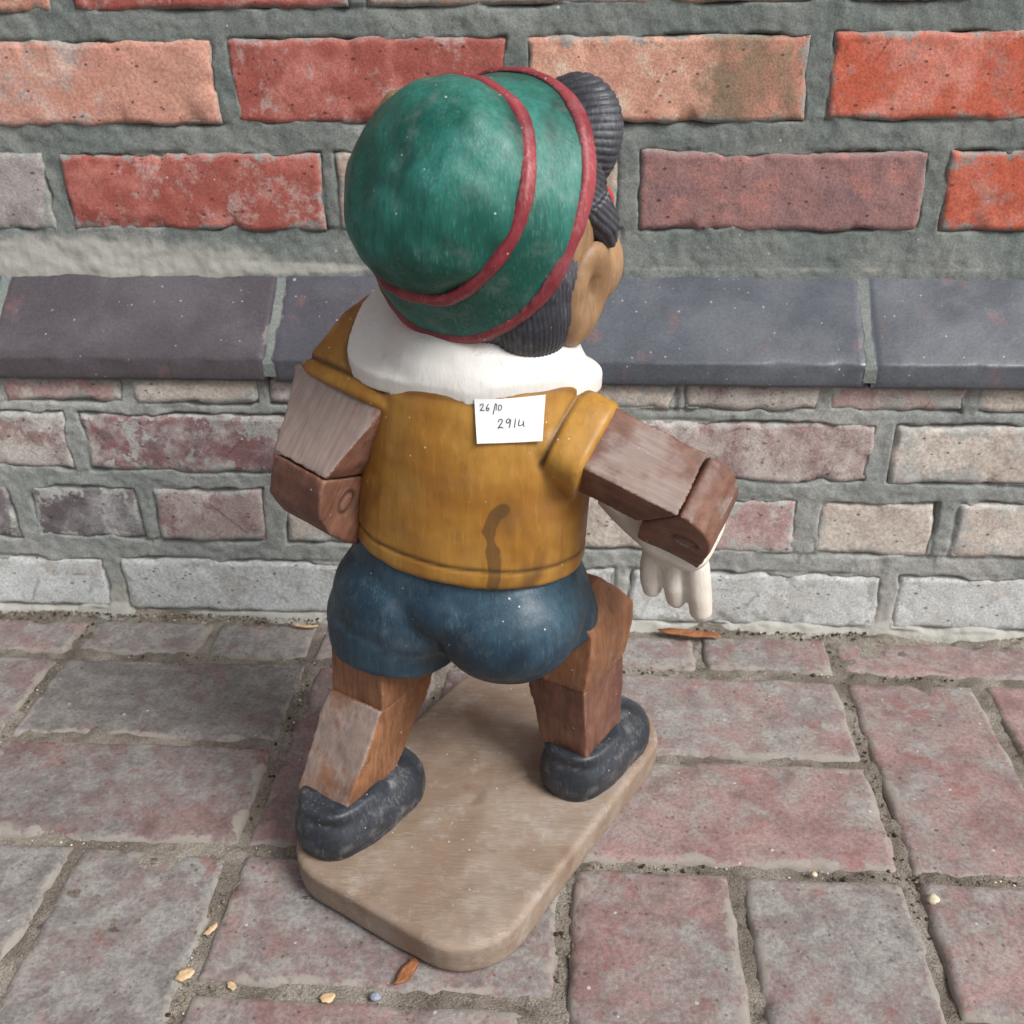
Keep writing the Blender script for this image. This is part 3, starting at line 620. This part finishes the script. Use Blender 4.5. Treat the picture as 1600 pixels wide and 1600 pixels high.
loft(bm, AL @ ROTX, [(-.062, -.006, .004, .022, .024), (-.042, -.004, 0, .0245, .031), (-.020, -.004, .005, .0270, .0415), (.000, -.005, .006, .0290, .0470), (.002, -.005, .006, .0270, .0450)], 48, 4.0)
me = remesh(bm, .0015, 5, (.0006, 32), 9); VEST = me
co = get_co(me); Fi = np.array(FT.inverted()); lo = co@Fi[:3, :3].T+Fi[:3, 3]
k = np.exp(-((lo[:, 2]-.0125-.0006*fbm(co, 40, 2, 3))/.0012)**2)*(np.abs(lo[:, 0]) < .09); set_co(me, co-get_no(me)*(k*.0013)[:, None])
g_ = groove(me, [sup_ring(AR, -.0195, -.003, 0, .0238, .0271, 3.4), sup_ring(AL, -.0090, -.0045, .0056, .0282, .0448, 4.0)], .0016, .0022, k*.8)
co = get_co(me)
lo2 = lo.copy(); lo2[:, 1] = 0; bk = (lo[:, 1] < -.01)
def smudge(pts, r_): return np.exp(-(seg_dist(lo2, [np.array((x, 0, z)) for x, z in pts])/r_)**2)*bk
st = 1.15*smudge([(.030, .053), (.0255, .049), (.0235, .040)], .0038)+.75*smudge([(.0235, .040), (.0265, .027)], .0020)+1.05*smudge([(.0265, .027), (.029, .012), (.0285, .003)], .0036)
vest = put('vest', me, M_YELLOW, groove_=g_, stain=st)
def bvh_of(o):
    me_ = o.data; c_ = get_co(me_)+np.array(o['_o']); return BVHTree.FromPolygons([Vector(v) for v in c_], [tuple(p.vertices) for p in me_.polygons])
BV = bvh_of(vest)

# --- arms
def arm(A, Lu, h, hs0, hs1, fl, peg, fore, hb=None, neg=1., p0_=-.012):
    hb = hb or h
    bm = bmesh.new()
    hull(bm, [A @ Vector((p, q, z*s_)) for p, q, z in ((p0_, -hb, hs0), (p0_, h, hs0), (Lu, h, hs1), (Lu-.019, -hb, hs1)) for s_ in (-neg, 1)])
    up = remesh(bm, .0012, 7, (.0008, 42), 4); bm = bmesh.new()
    prism(bm, A, fore, hs1)
    fo = remesh(bm, .0012, 7, (.0008, 42), 6)
    g_ = groove(fo, [[np.array(v) for v in circle(A, (peg[0], peg[1], hs1), peg[2], 24, (1.15, .78))]], .0013, .0017); return up, fo, g_
foreR = [(.0605, .0175), (.067, .0165), (.076, .011), (.082, .0), (.0845, -.014), (.0835, -.0435), (.043, -.041), (.0425, -.0175)]
up, fo, g_ = arm(AR, .0595, .0175, .021, .0205, None, (.069, -.012, .0062), foreR)
nn = get_no(up); co = get_co(up); put('upper_arm', up, M_WOODR, gf=AR, patch=np.clip(.85*(nn@np.array(nR) > .6)*(.72+.75*fbm(co, 26, 4, 3)), 0, 1))
nn = get_no(fo); co = get_co(fo); foreRo = put('forearm', fo, M_WOODR, gf=AR, groove_=g_, patch=np.clip(.75*(nn@np.array(nR) > .35)*(.62+.8*fbm(co, 30, 4, 5)), 0, 1))
foreL = [(.0525, .020), (.061, .017), (.074, .008), (.081, -.008), (.081, -.026), (.078, -.075), (.036, -.072), (.0325, -.03)]
up, fo, g_ = arm(AL, .0515, .020, .0375, .0220, None, (.059, -.008, .0062), foreL, .030, 1.04, -.002)
nn = get_no(up); co = get_co(up); put('upper_arm', up, M_WOODR, gf=AL, patch=np.clip(1.1*(nn@np.array(nL) > .6)*(.8+.4*fbm(co, 26, 4, 3)), 0, 1))
nn = get_no(fo); foreLo = put('forearm', fo, M_WOODR, gf=AL, groove_=g_)

# --- hands: white gloves, three fingers and a thumb
def hand(Wc, down, side, away, flip=1):
    """Wc wrist centre, down = finger direction, side = across the knuckles, away = back of the hand"""
    d = Vector(down).normalized(); s_ = Vector(side); s_ = (s_-d*s_.dot(d)).normalized(); w_ = d.cross(s_)*flip; Wc = Vector(Wc)
    P = lambda a, b, c: Wc+s_*a+d*b+w_*c
    bm = bmesh.new(); F_ = frame(Wc, s_, d, s_.cross(d))
    ell(bm, F_, (0, .003, 0), (.0220, .012, .0160), p=.85)
    ell(bm, F_, (.000, .013, .001), (.0205, .013, .0110), p=.85)
    for (a, ln, r_, bend) in ((-.0152, .023, .0066, .004), (-.0005, .030, .0071, .003), (.0142, .039, .0076, .002)):
        tube(bm, [P(a*.9, .012, .0), P(a, .022, .003), P(a*1.02, .022+ln*.5, .003+bend*.3), P(a*1.02, .022+ln*.85, .002), P(a*1.01, .022+ln, .0005)], [r_*.9, r_, r_*1.02, r_*.92, r_*.5], 14)
    tube(bm, [P(-.012, .008, 0), P(-.026, -.002, -.002), P(-.037, -.013, -.002), P(-.044, -.020, -.001)], [.0085, .0072, .0064, .0048], 14)
    return remesh(bm, .0010, 4, (.0003, 60), 2)
HW = AR @ Vector((.0605, -.056, .0))
me = hand(HW, (.12, -.03, -1), (.92, -.30, -.22), None)
put('hand', me, M_GLOVE)
def cuff(A, poly, hs, q0):
    bm = bmesh.new(); p0, p1 = poly
    loft(bm, A @ Matrix.Translation(Vector(((p0+p1)/2, q0, 0))) @ Matrix.Rotation(rad(90), 4, 'X'), [(-.003, 0, 0, (p1-p0)/2+.001, hs), (-.0005, 0, 0, (p1-p0)/2+.0035, hs+.003), (.006, 0, 0, (p1-p0)/2+.0035, hs+.003), (.011, 0, 0, (p1-p0)/2-.003, hs-.002)], 40, 3.6)
    return remesh(bm, .0013, 4, (.0003, 50), 2)
put('cuff', cuff(AR, (.0435, .0835), .0205, -.0425), M_GLOVE)
HL = AL @ Vector((.059, -.085, 0)); me = hand(HL, -nL, Vector(sL)*-1, None); put('hand', me, M_GLOVE)
put('cuff', cuff(AL, (.037, .079), .0235, -.075), M_GLOVE)

# --- head, hair, hat
HA = Vector((-.514, -.742, .43)).normalized()          # axis of the hat, pointing back
CB = Vector((-.0589, .552, .4361))                   # centre of the brim
fwd = Vector((.59, .81, 0)).normalized()
FH = yawf(CB+Vector((.010, .0135, -.012)), 54)
bm = bmesh.new(); ell(bm, FH, (0, 0, 0), (.056, .058, .058)); ell(bm, FH, (0, .026, -.024), (.050, .046, .040)); ell(bm, FH, (.032, .034, -.024), (.023, .026, .026)); ell(bm, FH, (-.032, .034, -.024), (.023, .026, .026))
tube(bm, [FH @ Vector((0, -.004, -.045)), FH @ Vector((0, -.008, -.085))], [.034, .036], 24)
tube(bm, [FH @ Vector((.002, .052, -.006)), FH @ Vector((.003, .084, -.002))], [.014, .0098], 18)
head = put('head', remesh(bm, .0018, 6, (.0005, 30), 3), M_SKIN)
bm = bmesh.new(); ell(bm, FH, (.003, .084, -.002), (.0115, .016, .0115)); put('nose', remesh(bm, .0014, 3, None), M_NOSE, head)
for sx in (-1, 1):
    bm = bmesh.new(); ell(bm, FH, (sx*.022, .0545, .014), (.0085, .007, .012)); put('eye', remesh(bm, .0014, 2, None), M_WHITE, head)
    bm = bmesh.new(); ell(bm, FH, (sx*.021, .0600, .013), (.004, .004, .006)); put('pupil', remesh(bm, .001, 2, None), M_EYE, head)
bm = bmesh.new(); tube(bm, [FH @ Vector((x*.001, 0.0695-(x*x)*.00003, -.036+(x*x)*.00002)) for x in range(-20, 21, 5)], [.0022]*9, 10); put('mouth', remesh(bm, .0012, 2, None), M_NOSE, head)
# ears
for sx in (1, -1):
    bm = bmesh.new(); ell(bm, FH, (sx*.050, .012, -.034), (.0105, .019, .030), rot=(rad(-10), sx*rad(10), 0)); me = remesh(bm, .0012, 4, (.0003, 50), 2)
    co = get_co(me); nr = get_no(me); Fi = np.array(FH.inverted()); lo = co@Fi[:3, :3].T+Fi[:3, 3]
    k = np.exp(-(((lo[:, 1]-.013)/.008)**2+((lo[:, 2]+.030)/.013)**2))*(lo[:, 0]*sx > .045); set_co(me, co-nr*(k*.0085)[:, None]); put('ear', me, M_SKIN, head, groove_=k*.35)
def ridged(bm, F_, base, axis_a, axis_b, n, depth, voxel=.0012, twist=0., swirl=0.):
    """hair lock with carved ridges fanning from a base point"""
    me = remesh(bm, voxel, 5, (.0003, 40), 8); co = get_co(me); nr = get_no(me); Fi = np.array(F_.inverted()); lo = co@Fi[:3, :3].T+Fi[:3, 3]
    d = lo-np.array(base); a = d@np.array(axis_a); b = d@np.array(axis_b); th = np.arctan2(b, a)+swirl*np.hypot(a, b)
    s_ = np.sin(th*n+twist+1.6*fbm(co, 30, 2, 5)); k = np.clip(s_, 0, 1)**1.5
    set_co(me, co-nr*(depth*k)[:, None]); return me, k*.55
# quiff at the front
Q0 = FH @ Vector((.005, .048, .0370))
FQ = yawf(Q0, 54)
bm = bmesh.new(); ell(bm, FQ, (.006, .004, .002), (.0315, .019, .0345), rot=(rad(-14), rad(10), 0))
me, k = ridged(bm, FQ, (-.022, 0, -.028), (1, 0, 0), (0, 0, 1), 84, .0007, voxel=.0009, swirl=12); put('quiff', me, M_HAIR, head, groove_=k)
# side locks in front of the ears
for sx in (1, -1):
    bm = bmesh.new(); ell(bm, FH, (sx*.044, .018, .019), (.0115, .016, .021), rot=(rad(20), 0, 0)); tube(bm, [FH @ Vector((sx*.048, .018, .014)), FH @ Vector((sx*.053, .026, .0)), FH @ Vector((sx*.053, .030, -.010))], [.012, .0095, .005], 16)
    me, k = ridged(bm, FH, (sx*.056, -.03, .05), (0, 1, 0), (0, 0, 1), 120, .0007, voxel=.0009); put('side_lock', me, M_HAIR, head, groove_=k)
# hair at the nape
bm = bmesh.new(); ell(bm, FH, (0, -.008, -.020), (.0565, .050, .048)); ell(bm, FH, (.030, -.010, -.036), (.025, .028, .036)); ell(bm, FH, (-.030, -.010, -.036), (.025, .028, .036))
me = remesh(bm, .0011, 5, (.0004, 40), 8); co = get_co(me); Fi = np.array(FH.inverted()); lo = co@Fi[:3, :3].T+Fi[:3, 3]
th = np.arctan2(lo[:, 0], -lo[:, 1])+lo[:, 2]*3; k = np.clip(np.sin(th*120+2.6*fbm(co, 26, 3, 3)), 0, 1)**1.4; set_co(me, co-get_no(me)*(k*.0007)[:, None]); put('nape_hair', me, M_HAIR, head, groove_=k*.6)
# hat
X_ = Vector((0, 0, 1)).cross(HA).normalized(); Y_ = HA.cross(X_)
FHAT = frame(CB, X_, Y_, HA)
def lathe(prof, seg=96, wav=None):
    V, F = [], []
    n = len(prof)
    for k in range(seg):
        t = 2*math.pi*k/seg
        for i, (z, r_) in enumerate(prof):
            dz, dr = wav(t, i) if wav else (0, 0)
            V.append(FHAT @ Vector(((r_+dr)*math.cos(t), (r_+dr)*math.sin(t), z+dz)))
    for k in range(seg):
        for i in range(n-1): F.append([k*n+i, ((k+1) % seg)*n+i, ((k+1) % seg)*n+i+1, k*n+i+1])
    return V, F
BZ = .0315                                            # band height above the brim edge
def bmlathe(prof, closed=True, seg=96, wav=None):
    V, F = lathe(prof, seg, wav); bm = bmesh.new(); vs = [bm.verts.new(v) for v in V]
    for f in F: bm.faces.new([vs[i] for i in f])
    n = len(prof)
    if closed == 'ends':
        bm.faces.new([vs[k*n] for k in range(seg)][::-1]); bm.faces.new([vs[k*n+n-1] for k in range(seg)])
    elif closed:
        for k in range(seg): bm.faces.new([vs[k*n+n-1], vs[((k+1) % seg)*n+n-1], vs[((k+1) % seg)*n], vs[k*n]])
    return bm
dome = [(BZ-.006, .0535)]+[(BZ+.0335*math.sin(t)**1.0, .0540*math.cos(t)**.74) for t in np.linspace(0.02, 1.53, 22)]
bm = bmlathe(dome, 'ends'); crown = remesh(bm, .0018, 5, (.0026, 24), 6); put('hat_crown', crown, M_GREEN)
wv = lambda t, i: (.0025*math.sin(2*t+.6)+.0012*math.sin(3*t+2), .002*math.sin(2*t-.5))
brimp = [(BZ-.001, .0520), (BZ-.007, .0570), (BZ-.018, .0632), (.004, .0690), (-.001, .0705), (-.003, .0690), (.000, .0650), (BZ-.022, .0590), (BZ-.012, .0510)]
bm = bmlathe(brimp, True, 96, wv); put('hat_brim', remesh(bm, .0016, 4, (.0008, 24), 2), M_GREEN)
bandp = [(BZ-.0058, .0535), (BZ-.0058, .0574), (BZ-.002, .0582), (BZ+.0022, .0566), (BZ+.0026, .0520)]
bm = bmlathe(bandp, True, 96, lambda t, i: (.0018*math.sin(3*t+1)+.0008*math.sin(7*t), .0008*math.sin(4*t)+.0005*math.sin(9*t))); put('hat_band', remesh(bm, .0013, 3, (.0011, 36), 2), M_RED)
trimp = [(.0046, .0686), (.0028, .0714), (-.0025, .0724), (-.0050, .0710), (-.0050, .0685), (-.001, .0668)]
bm = bmlathe(trimp, True, 96, wv); put('hat_trim', remesh(bm, .0013, 3, (.0011, 36), 4), M_RED)
bm = bmesh.new(); tube(bm, [FHAT @ Vector(p) for p in ((-.054, .022, .032), (-.050, .033, .034), (-.043, .041, .035), (-.030, .048, .034))], [.002, .0038, .004, .002], 16); put('feather', remesh(bm, .0013, 3, (.0004, 50), 4), M_SKIN)

# --- collar lying on the shoulders
def collar():
    nt_, nr_ = 120, 16; V = []; F = []
    NC = Vector((-.0565, .556, 0))
    for k in range(nt_):
        t = 2*math.pi*k/nt_; dx, dy = math.cos(t), math.sin(t)
        # outer reach by direction
        pw = 1.5 if (dx < 0 and dy < 0) else 1.75 if dy < 0 else 2.; ro = (abs(dx/(.080 if dx < 0 else .067))**pw+abs(dy/(.0482 if dy < 0 else .0505))**pw)**(-1/pw)
        for i in range(nr_):
            f = i/(nr_-1); r_ = .026+(ro-.026)*f; x, y = NC.x+dx*r_, NC.y+dy*r_
            h = BV.ray_cast(Vector((x, y, .5)), Vector((0, 0, -1))); z = max(h[0].z if h[0] is not None else .33, .343-.05*(x+.06)-.010*max(0, f-.8))
            V.append([x, y, z])
    V = np.array(V).reshape(nt_, nr_, 3); Z0 = V[:, :, 2].copy()
    for _ in range(6): V[:, 1:-1, 2] = .5*V[:, 1:-1, 2]+.25*(V[:, :-2, 2]+V[:, 2:, 2]); V[:, :, 2] = .5*V[:, :, 2]+.25*(np.roll(V[:, :, 2], 1, 0)+np.roll(V[:, :, 2], -1, 0))
    V[:, :, 2] = np.maximum(V[:, :, 2], Z0+.0008)
    global COLLAR_RING; COLLAR_RING = [V[k, -1]+np.array((0, 0, -.001)) for k in list(range(nt_))+[0]]
    bm = bmesh.new(); top = [[bm.verts.new(Vector(V[k, i])+Vector((0, 0, .0042))) for i in range(nr_)] for k in range(nt_)]; bot = [[bm.verts.new(Vector(V[k, i])+Vector((0, 0, -.006))) for i in range(nr_)] for k in range(nt_)]
    for k in range(nt_):
        k2 = (k+1) % nt_
        for i in range(nr_-1):
            bm.faces.new((top[k][i], top[k][i+1], top[k2][i+1], top[k2][i])); bm.faces.new((bot[k][i], bot[k2][i], bot[k2][i+1], bot[k][i+1]))
        bm.faces.new((top[k][-1], bot[k][-1], bot[k2][-1], top[k2][-1])); bm.faces.new((top[k][0], top[k2][0], bot[k2][0], bot[k][0]))
    return remesh(bm, .0012, 2, (.0007, 28), 5)
put('collar', collar(), M_WHITE)
a_ = vest.data.attributes['groove']; v_ = np.empty(len(vest.data.vertices), np.float32); a_.data.foreach_get('value', v_)
cr_ = np.array(COLLAR_RING); cr_[:, :2] = (cr_[:, :2]-np.array((-.0565, .556)))*1.02+np.array((-.0565, .556))
k_ = np.exp(-(seg_dist(get_co(vest.data)+np.array(vest['_o']), list(cr_))/.0017)**2)*.8
a_.data.foreach_set('value', np.maximum(v_, k_).astype(np.float32))

# ------------------------------------------------------------------ paper label stuck on the vest
LA, LB, LC_, LD_ = [np.array(p) for p in ((-.0578, .5, .3451), (-.0197, .5, .3456), (-.0213, .498, .3218), (-.0566, .498, .322))]   # corners: top left, top right, bottom right, bottom left
LN = np.array((.05, -1., .08)); LN = LN/np.linalg.norm(LN)
def on_label(u_, v_, lift):
    p = (LA*(1-u_)+LB*u_)*(1-v_)+(LD_*(1-u_)+LC_*u_)*v_
    h = BV.ray_cast(Vector(p+LN*.05), Vector(-LN)); q = np.array(h[0]) if h[0] is not None else p
    return q
nu, nv = 25, 15; LG_ = np.array([[on_label(i/(nu-1), j/(nv-1), 0) for i in range(nu)] for j in range(nv)])
# paper is stiff: smooth the sheet, then lift it clear of the paint
for _ in range(40):
    LG_[:, 1:-1] = .5*LG_[:, 1:-1]+.25*(LG_[:, :-2]+LG_[:, 2:]); LG_[1:-1] = .5*LG_[1:-1]+.25*(LG_[:-2]+LG_[2:])
uu_, vv_ = np.meshgrid(np.linspace(0, 1, nu), np.linspace(0, 1, nv)); LG_ = LG_+LN*(.0016+.0022*np.clip(uu_+vv_-1.35, 0, 1)**1.5*2+.0016*np.clip(.35-uu_+vv_*.6-.45, 0, 1)*2+.0003*np.sin(uu_*7+vv_*4))[..., None]
def lab(u_, v_, lift):
    x, y = u_*(nu-1), v_*(nv-1); i, j = min(int(x), nu-2), min(int(y), nv-2); fx, fy = x-i, y-j
    return (LG_[j, i]*(1-fx)+LG_[j, i+1]*fx)*(1-fy)+(LG_[j+1, i]*(1-fx)+LG_[j+1, i+1]*fx)*fy+LN*lift
lo_ = Vector(LG_.reshape(-1, 3).mean(0))
F = [list(f) for f in grid_faces(nu, nv)]; n_ = nu*nv; V = np.concatenate([LG_.reshape(-1, 3), LG_.reshape(-1, 3)-LN*.0003])-np.array(lo_)
F = [f[::-1] for f in F]+[[x+n_ for x in f] for f in F]
label = link('paper_label', mesh_from(V, F), M_PAPER, None, lo_); tag(label, 'small white paper label with handwritten numbers stuck on the back of the vest', 'label')
glyph = {'2': [[(.05, .3), (.25, .02), (.6, .05), (.62, .3), (.3, .7), (0, 1.), (.35, .9), (.8, 1.)]], '6': [[(.55, .0), (.2, .4), (.1, .85), (.35, 1.), (.6, .8), (.45, .6), (.12, .75)]], '/': [[(.75, -.1), (.2, 1.6)]],
         '1': [[(.35, .0), (.2, 1.)]], '0': [[(.1, .25), (.05, 1.), (.5, .9), (.65, .5), (.4, .2), (.1, .28)]], '9': [[(.75, .1), (.35, .0), (.1, .3), (.4, .45), (.75, .1), (.65, .6), (.55, 1.)]], '4': [[(.15, .1), (.02, .75), (.4, .78), (.85, .6)], [(.75, .3), (.7, .65), (.85, .98)]]}
def spl(pts, n=5):
    o = []
    for i in range(len(pts)-1):
        p0, p1, p2, p3 = [np.array(pts[min(max(i+k, 0), len(pts)-1)]) for k in (-1, 0, 1, 2)]
        for t in np.arange(n)/n: o.append(.5*((2*p1)+(p2-p0)*t+(2*p0-5*p1+4*p2-p3)*t*t+(3*p1-p0-3*p2+p3)*t**3))
    o.append(np.array(pts[-1])); return o
def write(chars, u0_, v0_, cw, ch, wid):
    V, F = [], []; x = u0_
    for n0_, c in enumerate(chars):
        for st_ in glyph[c]:
            P_ = [np.array(lab(x+p[0]*cw, v0_+p[1]*ch, .00025)) for p in spl(st_)]
            for i, p in enumerate(P_):
                d = P_[min(i+1, len(P_)-1)]-P_[max(i-1, 0)]; s_ = np.cross(d, LN); s_ = s_/max(1e-9, np.linalg.norm(s_))*wid/2
                V += [p-s_, p+s_]
                if i: b = len(V)-4; F.append([b, b+1, b+3, b+2])
        x += cw*(.62 if c == '/' or (c in '1' and len(chars) > 4) else .78 if c == '1' else 1.12)
    return [np.array(v)-np.array(lo_) for v in V], F
for nm, args in (('handwriting', ('26/10', .075, .10, .075, .15, .00046)), ('handwriting', ('2914', .325, .46, .10, .20, .00052))):
    V, F = write(*args); link(nm, mesh_from(V, F, False), M_INK, label)

# ------------------------------------------------------------------ loose things on the pavement
def flake(L, Wd, th, seed, curl=.25):
    """a thin curled dry fragment with a torn outline"""
    r_ = random.Random(seed); n = 14; rim = []
    for k in range(n):
        t = 2*math.pi*k/n; q = r_.uniform(.72, 1.12); rim.append((L/2*q*math.cos(t), Wd/2*q*math.sin(t)))
    V = []; F = []
    for z0 in (th, 0):
        V.append((0, 0, z0+.0006)); V += [(x*.55, y*.55, z0+curl*L*.12*r_.uniform(.3, 1)) for x, y in rim]; V += [(x, y, z0+curl*L*(.22*(x/(L/2))**2+.1*r_.random())) for x, y in rim]
    m_ = 1+2*n
    for o_ in (0, m_):
        for k in range(n):
            a, b = o_+1+k, o_+1+(k+1) % n; c, d = o_+1+n+k, o_+1+n+(k+1) % n
            f1, f2 = [o_, a, b], [a, c, d, b]; F += [f1, f2] if o_ == 0 else [f1[::-1], f2[::-1]]
    for k in range(n): F.append([1+n+k, m_+1+n+k, m_+1+n+(k+1) % n, 1+n+(k+1) % n])
    return mesh_from(V, F)
def pebble(r, seed, sq=.7):
    bm = bmesh.new(); bmesh.ops.create_icosphere(bm, subdivisions=2, radius=r); me_ = bpy.data.meshes.new('p'); bm.to_mesh(me_); bm.free()
    co_ = get_co(me_); k = 1+.28*fbm(co_/r, 1.1, 2, seed); co_ = co_*k[:, None]*np.array((1, .85, sq)); set_co(me_, co_); me_.polygons.foreach_set('use_smooth', [True]*len(me_.polygons)); return me_
def leaf(name, x, y, z, L, Wd, az, mat, label, cat, seed, group=None, curl=.25):
    o = link(name, flake(L, Wd, .0006, seed, curl), mat, None, (x, y, z)); o.rotation_euler = (0, 0, rad(az)); tag(o, label, cat, group); return o
leaf('dry_leaf', -.1020, .4150, .0015, .024, .009, 62, M_LEAF, 'curled orange brown dry leaf touching the front edge of the wooden slab', 'leaf', 3, None, .5)
leaf('leaf_fragment', -.2395, .4080, -.001, .012, .009, 20, M_HUSK, 'pale torn husk lying where two joints of the pavers cross', 'leaf', 5)
leaf('leaf_fragment', -.1475, .3975, -.001, .0095, .008, 10, M_HUSK, 'small pale husk beside a grey stone in the joint before the slab', 'leaf', 6)
leaf('leaf_fragment', -.2080, .4020, -.001, .008, .005, 140, M_HUSK, 'tiny pale flake in the joint between the two husks', 'leaf', 8)
leaf('leaf_fragment', -.2345, .4420, -.001, .012, .005, 65, M_HUSK, 'narrow pale flake standing in the long joint left of the slab', 'leaf', 9)
leaf('dry_leaf', .1010, .7835, .004, .062, .012, -8, M_LEAF, 'long flat reddish brown dry leaf lying at the foot of the wall', 'leaf', 11, None, .12)
leaf('straw_piece', -.2560, .7800, .003, .028, .005, -6, M_HUSK, 'pale straw lying at the foot of the wall behind the figure', 'straw', 12)
leaf('straw_piece', -.3650, .4480, -.001, .022, .002, 58, M_HUSK, 'thin pale straw lying in the joint between two grey pavers', 'straw', 13)
o = link('pebble', pebble(.0036, 2), M_FLINT, None, (-.1180, .3985, .001)); tag(o, 'small bluish grey pebble in the joint before the slab', 'pebble')
o = link('pebble', pebble(.0044, 5), M_STONE, None, (.2360, .4900, .0022)); tag(o, 'pale yellow pebble on the corner where four pavers meet', 'pebble')
o = link('pebble', pebble(.0022, 7), M_STONE, None, (.1630, .5090, .0005)); tag(o, 'small pale pebble in the cross joint beside the yellow pebble', 'pebble')
# grit gathered in the joints and along the wall
def grit(name, n, mats, seed, rmin, rmax, label):
    r_ = random.Random(seed); V, F = [], []
    xs = [XB[i]+d for i in range(len(XB)) for d in (0,)]; cnt = 0
    ico = bmesh.new(); bmesh.ops.create_icosphere(ico, subdivisions=1, radius=1); iv = [v.co.copy() for v in ico.verts]; fi = [[v.index for v in f.verts] for f in ico.faces]; ico.free()
    while cnt < n:
        k = r_.random()
        if k < .38: x, y = r_.uniform(-.62, .5), .7985-abs(r_.gauss(0, .007)); z = .001
        elif k < .70: x, y = r_.uniform(-.62, .5), r_.choice((.7335, .511, .511, .2915))+r_.gauss(0, .0028); z = -.0025
        elif k < .92: x, y = r_.choice(XB[3:9])+r_.gauss(0, .0030), r_.uniform(.3, .79); z = -.0025
        else: x, y = r_.choice((-.2215, -.2375, -.12, -.35))+r_.gauss(0, .003), r_.uniform(.3, .73); z = -.0025
        if vnoise(np.array([[x*14, y*14, seed]]))[0] < -.05: continue
        d = FB.inverted() @ Vector((x, y, 0))
        if abs(d.x) < .088 and abs(d.y) < .136: continue
        s_ = rmin+(rmax-rmin)*r_.random()**2.5; b = len(V); q = [r_.uniform(.6, 1.25) for _ in range(3)]
        for v in iv: V.append((x+v.x*s_*q[0]*r_.uniform(.8, 1.2), y+v.y*s_*q[1]*r_.uniform(.8, 1.2), z+s_*.3+v.z*s_*q[2]*.8))
        F += [[a+b for a in f] for f in fi]; cnt += 1
    o_ = link(name, mesh_from(V, F, False), mats); tag(o_, label, 'grit', kind='stuff')
grit('grit', 2600, M_GRIT, 3, .0004, .0017, 'brown grit gathered in the joints and along the wall')
grit('grit', 500, M_STONE, 5, .0004, .0012, 'pale sand grains scattered in the joints of the pavement')
M_DARK = plain('dark_debris', (66, 56, 46), .95, .6)
grit('leaf_litter', 1000, M_DARK, 9, .0005, .0018, 'dark crumbs of leaf litter in the joints and along the wall')
